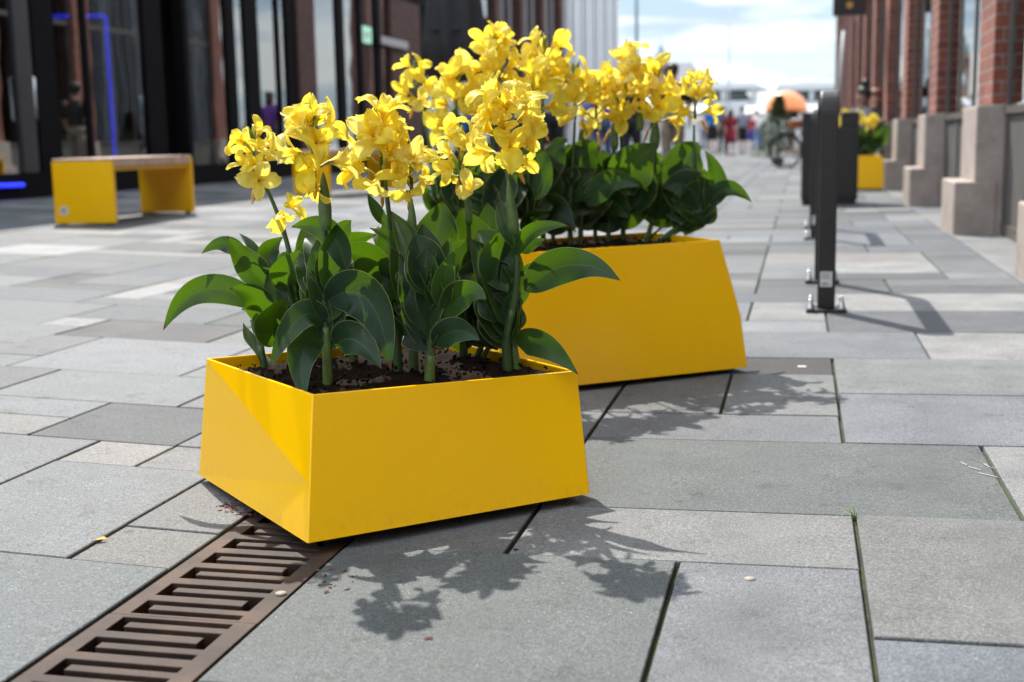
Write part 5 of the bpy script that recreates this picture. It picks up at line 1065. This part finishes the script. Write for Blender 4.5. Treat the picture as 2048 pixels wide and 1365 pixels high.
def yacht(label, Y, px0, px1, ytop, scale_decks):
    a = at_y(px0, 260, Y); b = at_y(px1, 260, Y); Ln = b.x - a.x; root = empty('yacht', (a.x, Y, .02)); tag(root, label, 'yacht', 'white yachts in the harbour'); k = (Y * .99) / FPX
    def zz(py): return at_y((px0 + px1) / 2, py, Y).z - .02
    def slab(nm, x0, x1, d, z0, z1, r0, r1, mat, parent=root):
        mb = MB(); mb.add([(x0, -d, z0), (x1 - r0, -d, z0), (x1 - r0, d, z0), (x0, d, z0), (x0 + .2, -d * .95, z1), (x1 - r1, -d * .95, z1), (x1 - r1, d * .95, z1), (x0 + .2, d * .95, z1)], [(0, 1, 2, 3), (4, 5, 6, 7), (0, 1, 5, 4), (1, 2, 6, 5), (2, 3, 7, 6), (3, 0, 4, 7)])
        return mb.build(nm, mat, parent, bevel=.15, seg=4)
    WG = plain('gel_coat', (.62, .63, .63), .2, 0, .03); DK = plain('yacht_glass', (.03, .045, .05), .1)
    slab('hull', -1, Ln + 2.0, 2.2, -.2, zz(235), 1.6, .0, WG); slab('hull_stripe', 3.0, Ln - .4, 2.28, zz(243), zz(226), 1.0, .4, DK)
    slab('main_deck', 0, Ln - .4, 2.0, zz(235) + .002, zz(203), .2, .9, WG); slab('window_band', .25, Ln - .6, 1.9, zz(203) + .002, zz(184), .9, 1.3, DK)
    for x in (Ln * .36, Ln * .70): mb = MB(); mb.box(x, x + .35, -1.97, 1.97, zz(203) + .004, zz(184) - .002); mb.build('pillar', WG, root)
    slab('roof', -.4, Ln - .2, 2.05, zz(184) + .004, zz(166), .2, 1.1, WG); slab('flybridge', Ln * .2, Ln * .6, 1.2, zz(166) + .004, zz(158), .1, .5, WG)
    mb = MB(); x = Ln * .55; mb.tube([(x, 0, zz(160)), (x + .3, 0, zz(128))], [.05, .03], 8); mb.tube([(x - .3, 0, zz(146)), (x + .6, 0, zz(146))], .03, 6); mb.build('mast', WG, root, True)
    return root
yacht('large white yacht with a dark window band behind the walking group', 82, 1385, 1552, 165, 1)
yacht('white yacht farther right behind the orange dome', 104, 1560, 1720, 170, 1)
# orange dome canopy
x, yy, z = foot(1571, 62.2); root = empty('orange_parasol', (x, yy, z)); tag(root, 'orange domed parasol over the quay in front of the boats', 'parasol')
zb_, zt_ = at_y(1571, 222, 62).z - z, at_y(1571, 182, 62).z - z; mb = MB(); mb.lathe([(1.0 * math.cos(R(a)), zb_ + (zt_ - zb_) * math.sin(R(a))) for a in range(0, 90, 9)] + [(0.01, zt_)], n=24)
mb.build('canopy', plain('orange_fabric', (.88, .27, .09), .30, 0, .2, 2), root, True)
mb = MB(); mb.tube([(0, 0, .05), (0, 0, zt_ - .02)], .03, 8); mb.build('pole', M_WHITE, root, True); mb = MB(); mb.lathe([(0, 0), (.3, 0), (.3, .05), (0, .05)], n=14); mb.build('base', M_CHAR, root, True)
# market stalls: white awnings
for px, w, lb in ((1395, 2.0, 'white market awning behind the rightmost blooms'), (1540, 2.6, 'white market awning below the orange dome'), (1620, 2.4, 'white market awning beside the far end of the brick building')):
    x, yy, z = foot(px, 62.6); root = empty('market_awning', (x, yy, z)); tag(root, lb, 'awning', 'white awnings on the quay')
    mb = MB(); mb.add([(-w / 2, -.8, 1.75), (w / 2, -.8, 1.75), (w / 2, .8, 1.75), (-w / 2, .8, 1.75), (-w / 2, -.8, 1.5), (w / 2, -.8, 1.5), (w / 2, .8, 1.5), (-w / 2, .8, 1.5), (-w / 2, 0, 2.1), (w / 2, 0, 2.1)], [(0, 1, 9, 8), (3, 2, 9, 8), (0, 3, 8), (1, 2, 9), (0, 1, 5, 4), (1, 2, 6, 5), (2, 3, 7, 6), (3, 0, 4, 7)]); mb.build('canopy', fabric('awning', (.60, .60, .59)), root)
    for sx in (-1, 1):
        for sy in (-1, 1): mb = MB(); mb.tube([(sx * (w / 2 - .05), sy * .75, 0), (sx * (w / 2 - .05), sy * .75, 1.7)], .025, 6); mb.build('leg', M_WHITE, root)
    mb = MB(); mb.box(-w / 2 + .2, w / 2 - .2, -.5, .3, .0, .85); mb.build('counter', M_WHITE, root, bevel=.02)
# low terminal shed, church and hall across the water
def house(name, label, cat, px0, px1, Y, ybase, yeave, yridge, wall, roof, depth=14):
    a, b = at_y(px0, 250, Y), at_y(px1, 250, Y); ze, zr = at_y(px0, yeave, Y).z, at_y(px0, yridge, Y).z; root = empty(name, (a.x, Y, 0)); tag(root, label, cat); Ln = b.x - a.x
    mb = MB(); mb.box(0, Ln, 0, depth, 0, ze); w = mb.build('wall', wall, root)
    mb = MB(); mb.add([(-.5, -.6, ze + .01), (Ln + .5, -.6, ze + .01), (Ln + .5, depth + .6, ze + .01), (-.5, depth + .6, ze + .01), (Ln * .05, depth * .5, zr), (Ln * .62, depth * .5, zr)], [(0, 1, 2, 3), (0, 1, 5, 4), (2, 3, 4, 5), (0, 3, 4), (1, 2, 5)]); mb.build('roof', roof, root)
    n = max(2, int(Ln / 4))
    for k in range(n):
        mb = MB(); x = Ln * (k + .5) / n; mb.box(x - .6, x + .6, -.05, -.002, ze * .45, ze * .8); mb.build('window', M_FRAME, root)
    return root
house('town_hall', 'pale building with a slate grey roof across the water', 'building', 1338, 1402, 270, 240, 165, 122, plain('pale_wall', (.36, .335, .30), .8), plain('slate', (.05, .066, .10), .6))
house('terminal_shed', 'long white shed across the water behind the boats', 'building', 1150, 1700, 240, 262, 232, 222, plain('shed_white', (.42, .43, .44), .7), plain('shed_roof', (.5, .52, .54), .6), 10)
ct_ = at_y(1322, 200, 300); k = 300 / FPX; root = empty('church_tower', (ct_.x, 300, 0)); tag(root, 'hazy church tower with a pointed spire on the skyline', 'church tower')
zA, zB2, zC, zD = (at_y(1322, v, 300).z for v in (126, 118, 103, 78)); mb = MB(); mb.box(-1.9, 1.9, -1.9, 1.9, 0, zA); mb.build('tower', plain('church_stone', (.30, .22, .18), .85), root, bevel=.1)
mb = MB(); mb.lathe([(2.0, zA + .01), (2.0, zA + .3), (1.7, zB2), (1.5, zB2 + .9), (.7, zC), (.5, zC + .6), (.55, zC + .9), (.12, zD - 1.5), (.02, zD + 1)], n=12); mb.build('spire', plain('copper_grey', (.20, .25, .25), .6), root, True)
for sx in (-1, 1): mb = MB(); mb.box(sx * .9 - .35, sx * .9 + .35, -1.96, -1.903, zA - 3.5, zA - 1.2); mb.build('window', M_FRAME, root)
# green trees on the far shore
M_TREE = plain('far_foliage', (.05, .085, .03), .8, 0, .5, .5)
for i, (px, Y, h, lb) in enumerate(((1640, 118, 5.4, 'round green tree on the far quay beside the brick building'), (1668, 112, 5.0, 'smaller green tree on the far quay next to the brick wall'), (1420, 236, 8.0, 'green tree across the water left of the yacht'))):
    x, yy, z = foot(px, Y); root = empty('tree', (x, yy, 0)); tag(root, lb, 'tree', 'trees on the far quay'); r = random.Random(i)
    mb = MB(); mb.tube([(0, 0, 0), (.1, 0, h * .4), (0, .1, h * .7)], [.2, .14, .06], 8); mb.build('trunk', plain('bark', (.06, .04, .03), .9), root, True)
    mb = MB(); cl = [(Vector((r.gauss(0, h * .16), r.gauss(0, h * .16), h * r.uniform(.45, .88))), h * r.uniform(.12, .22)) for _ in range(9)]
    for q in range(2600):
        c, rad = r.choice(cl); d = Vector((r.gauss(0, 1), r.gauss(0, 1), r.gauss(0, 1))).normalized(); p_ = c + d * rad * r.uniform(.6, 1.05); a = d.cross(Vector((r.uniform(-1, 1), r.uniform(-1, 1), r.uniform(-1, 1)))).normalized() * .14; b_ = d.cross(a).normalized() * .09
        mb.add([p_ - a, p_ + b_, p_ + a, p_ - b_], [(0, 1, 2, 3)])
    mb.build('crown', M_TREE, root, recalc=False)
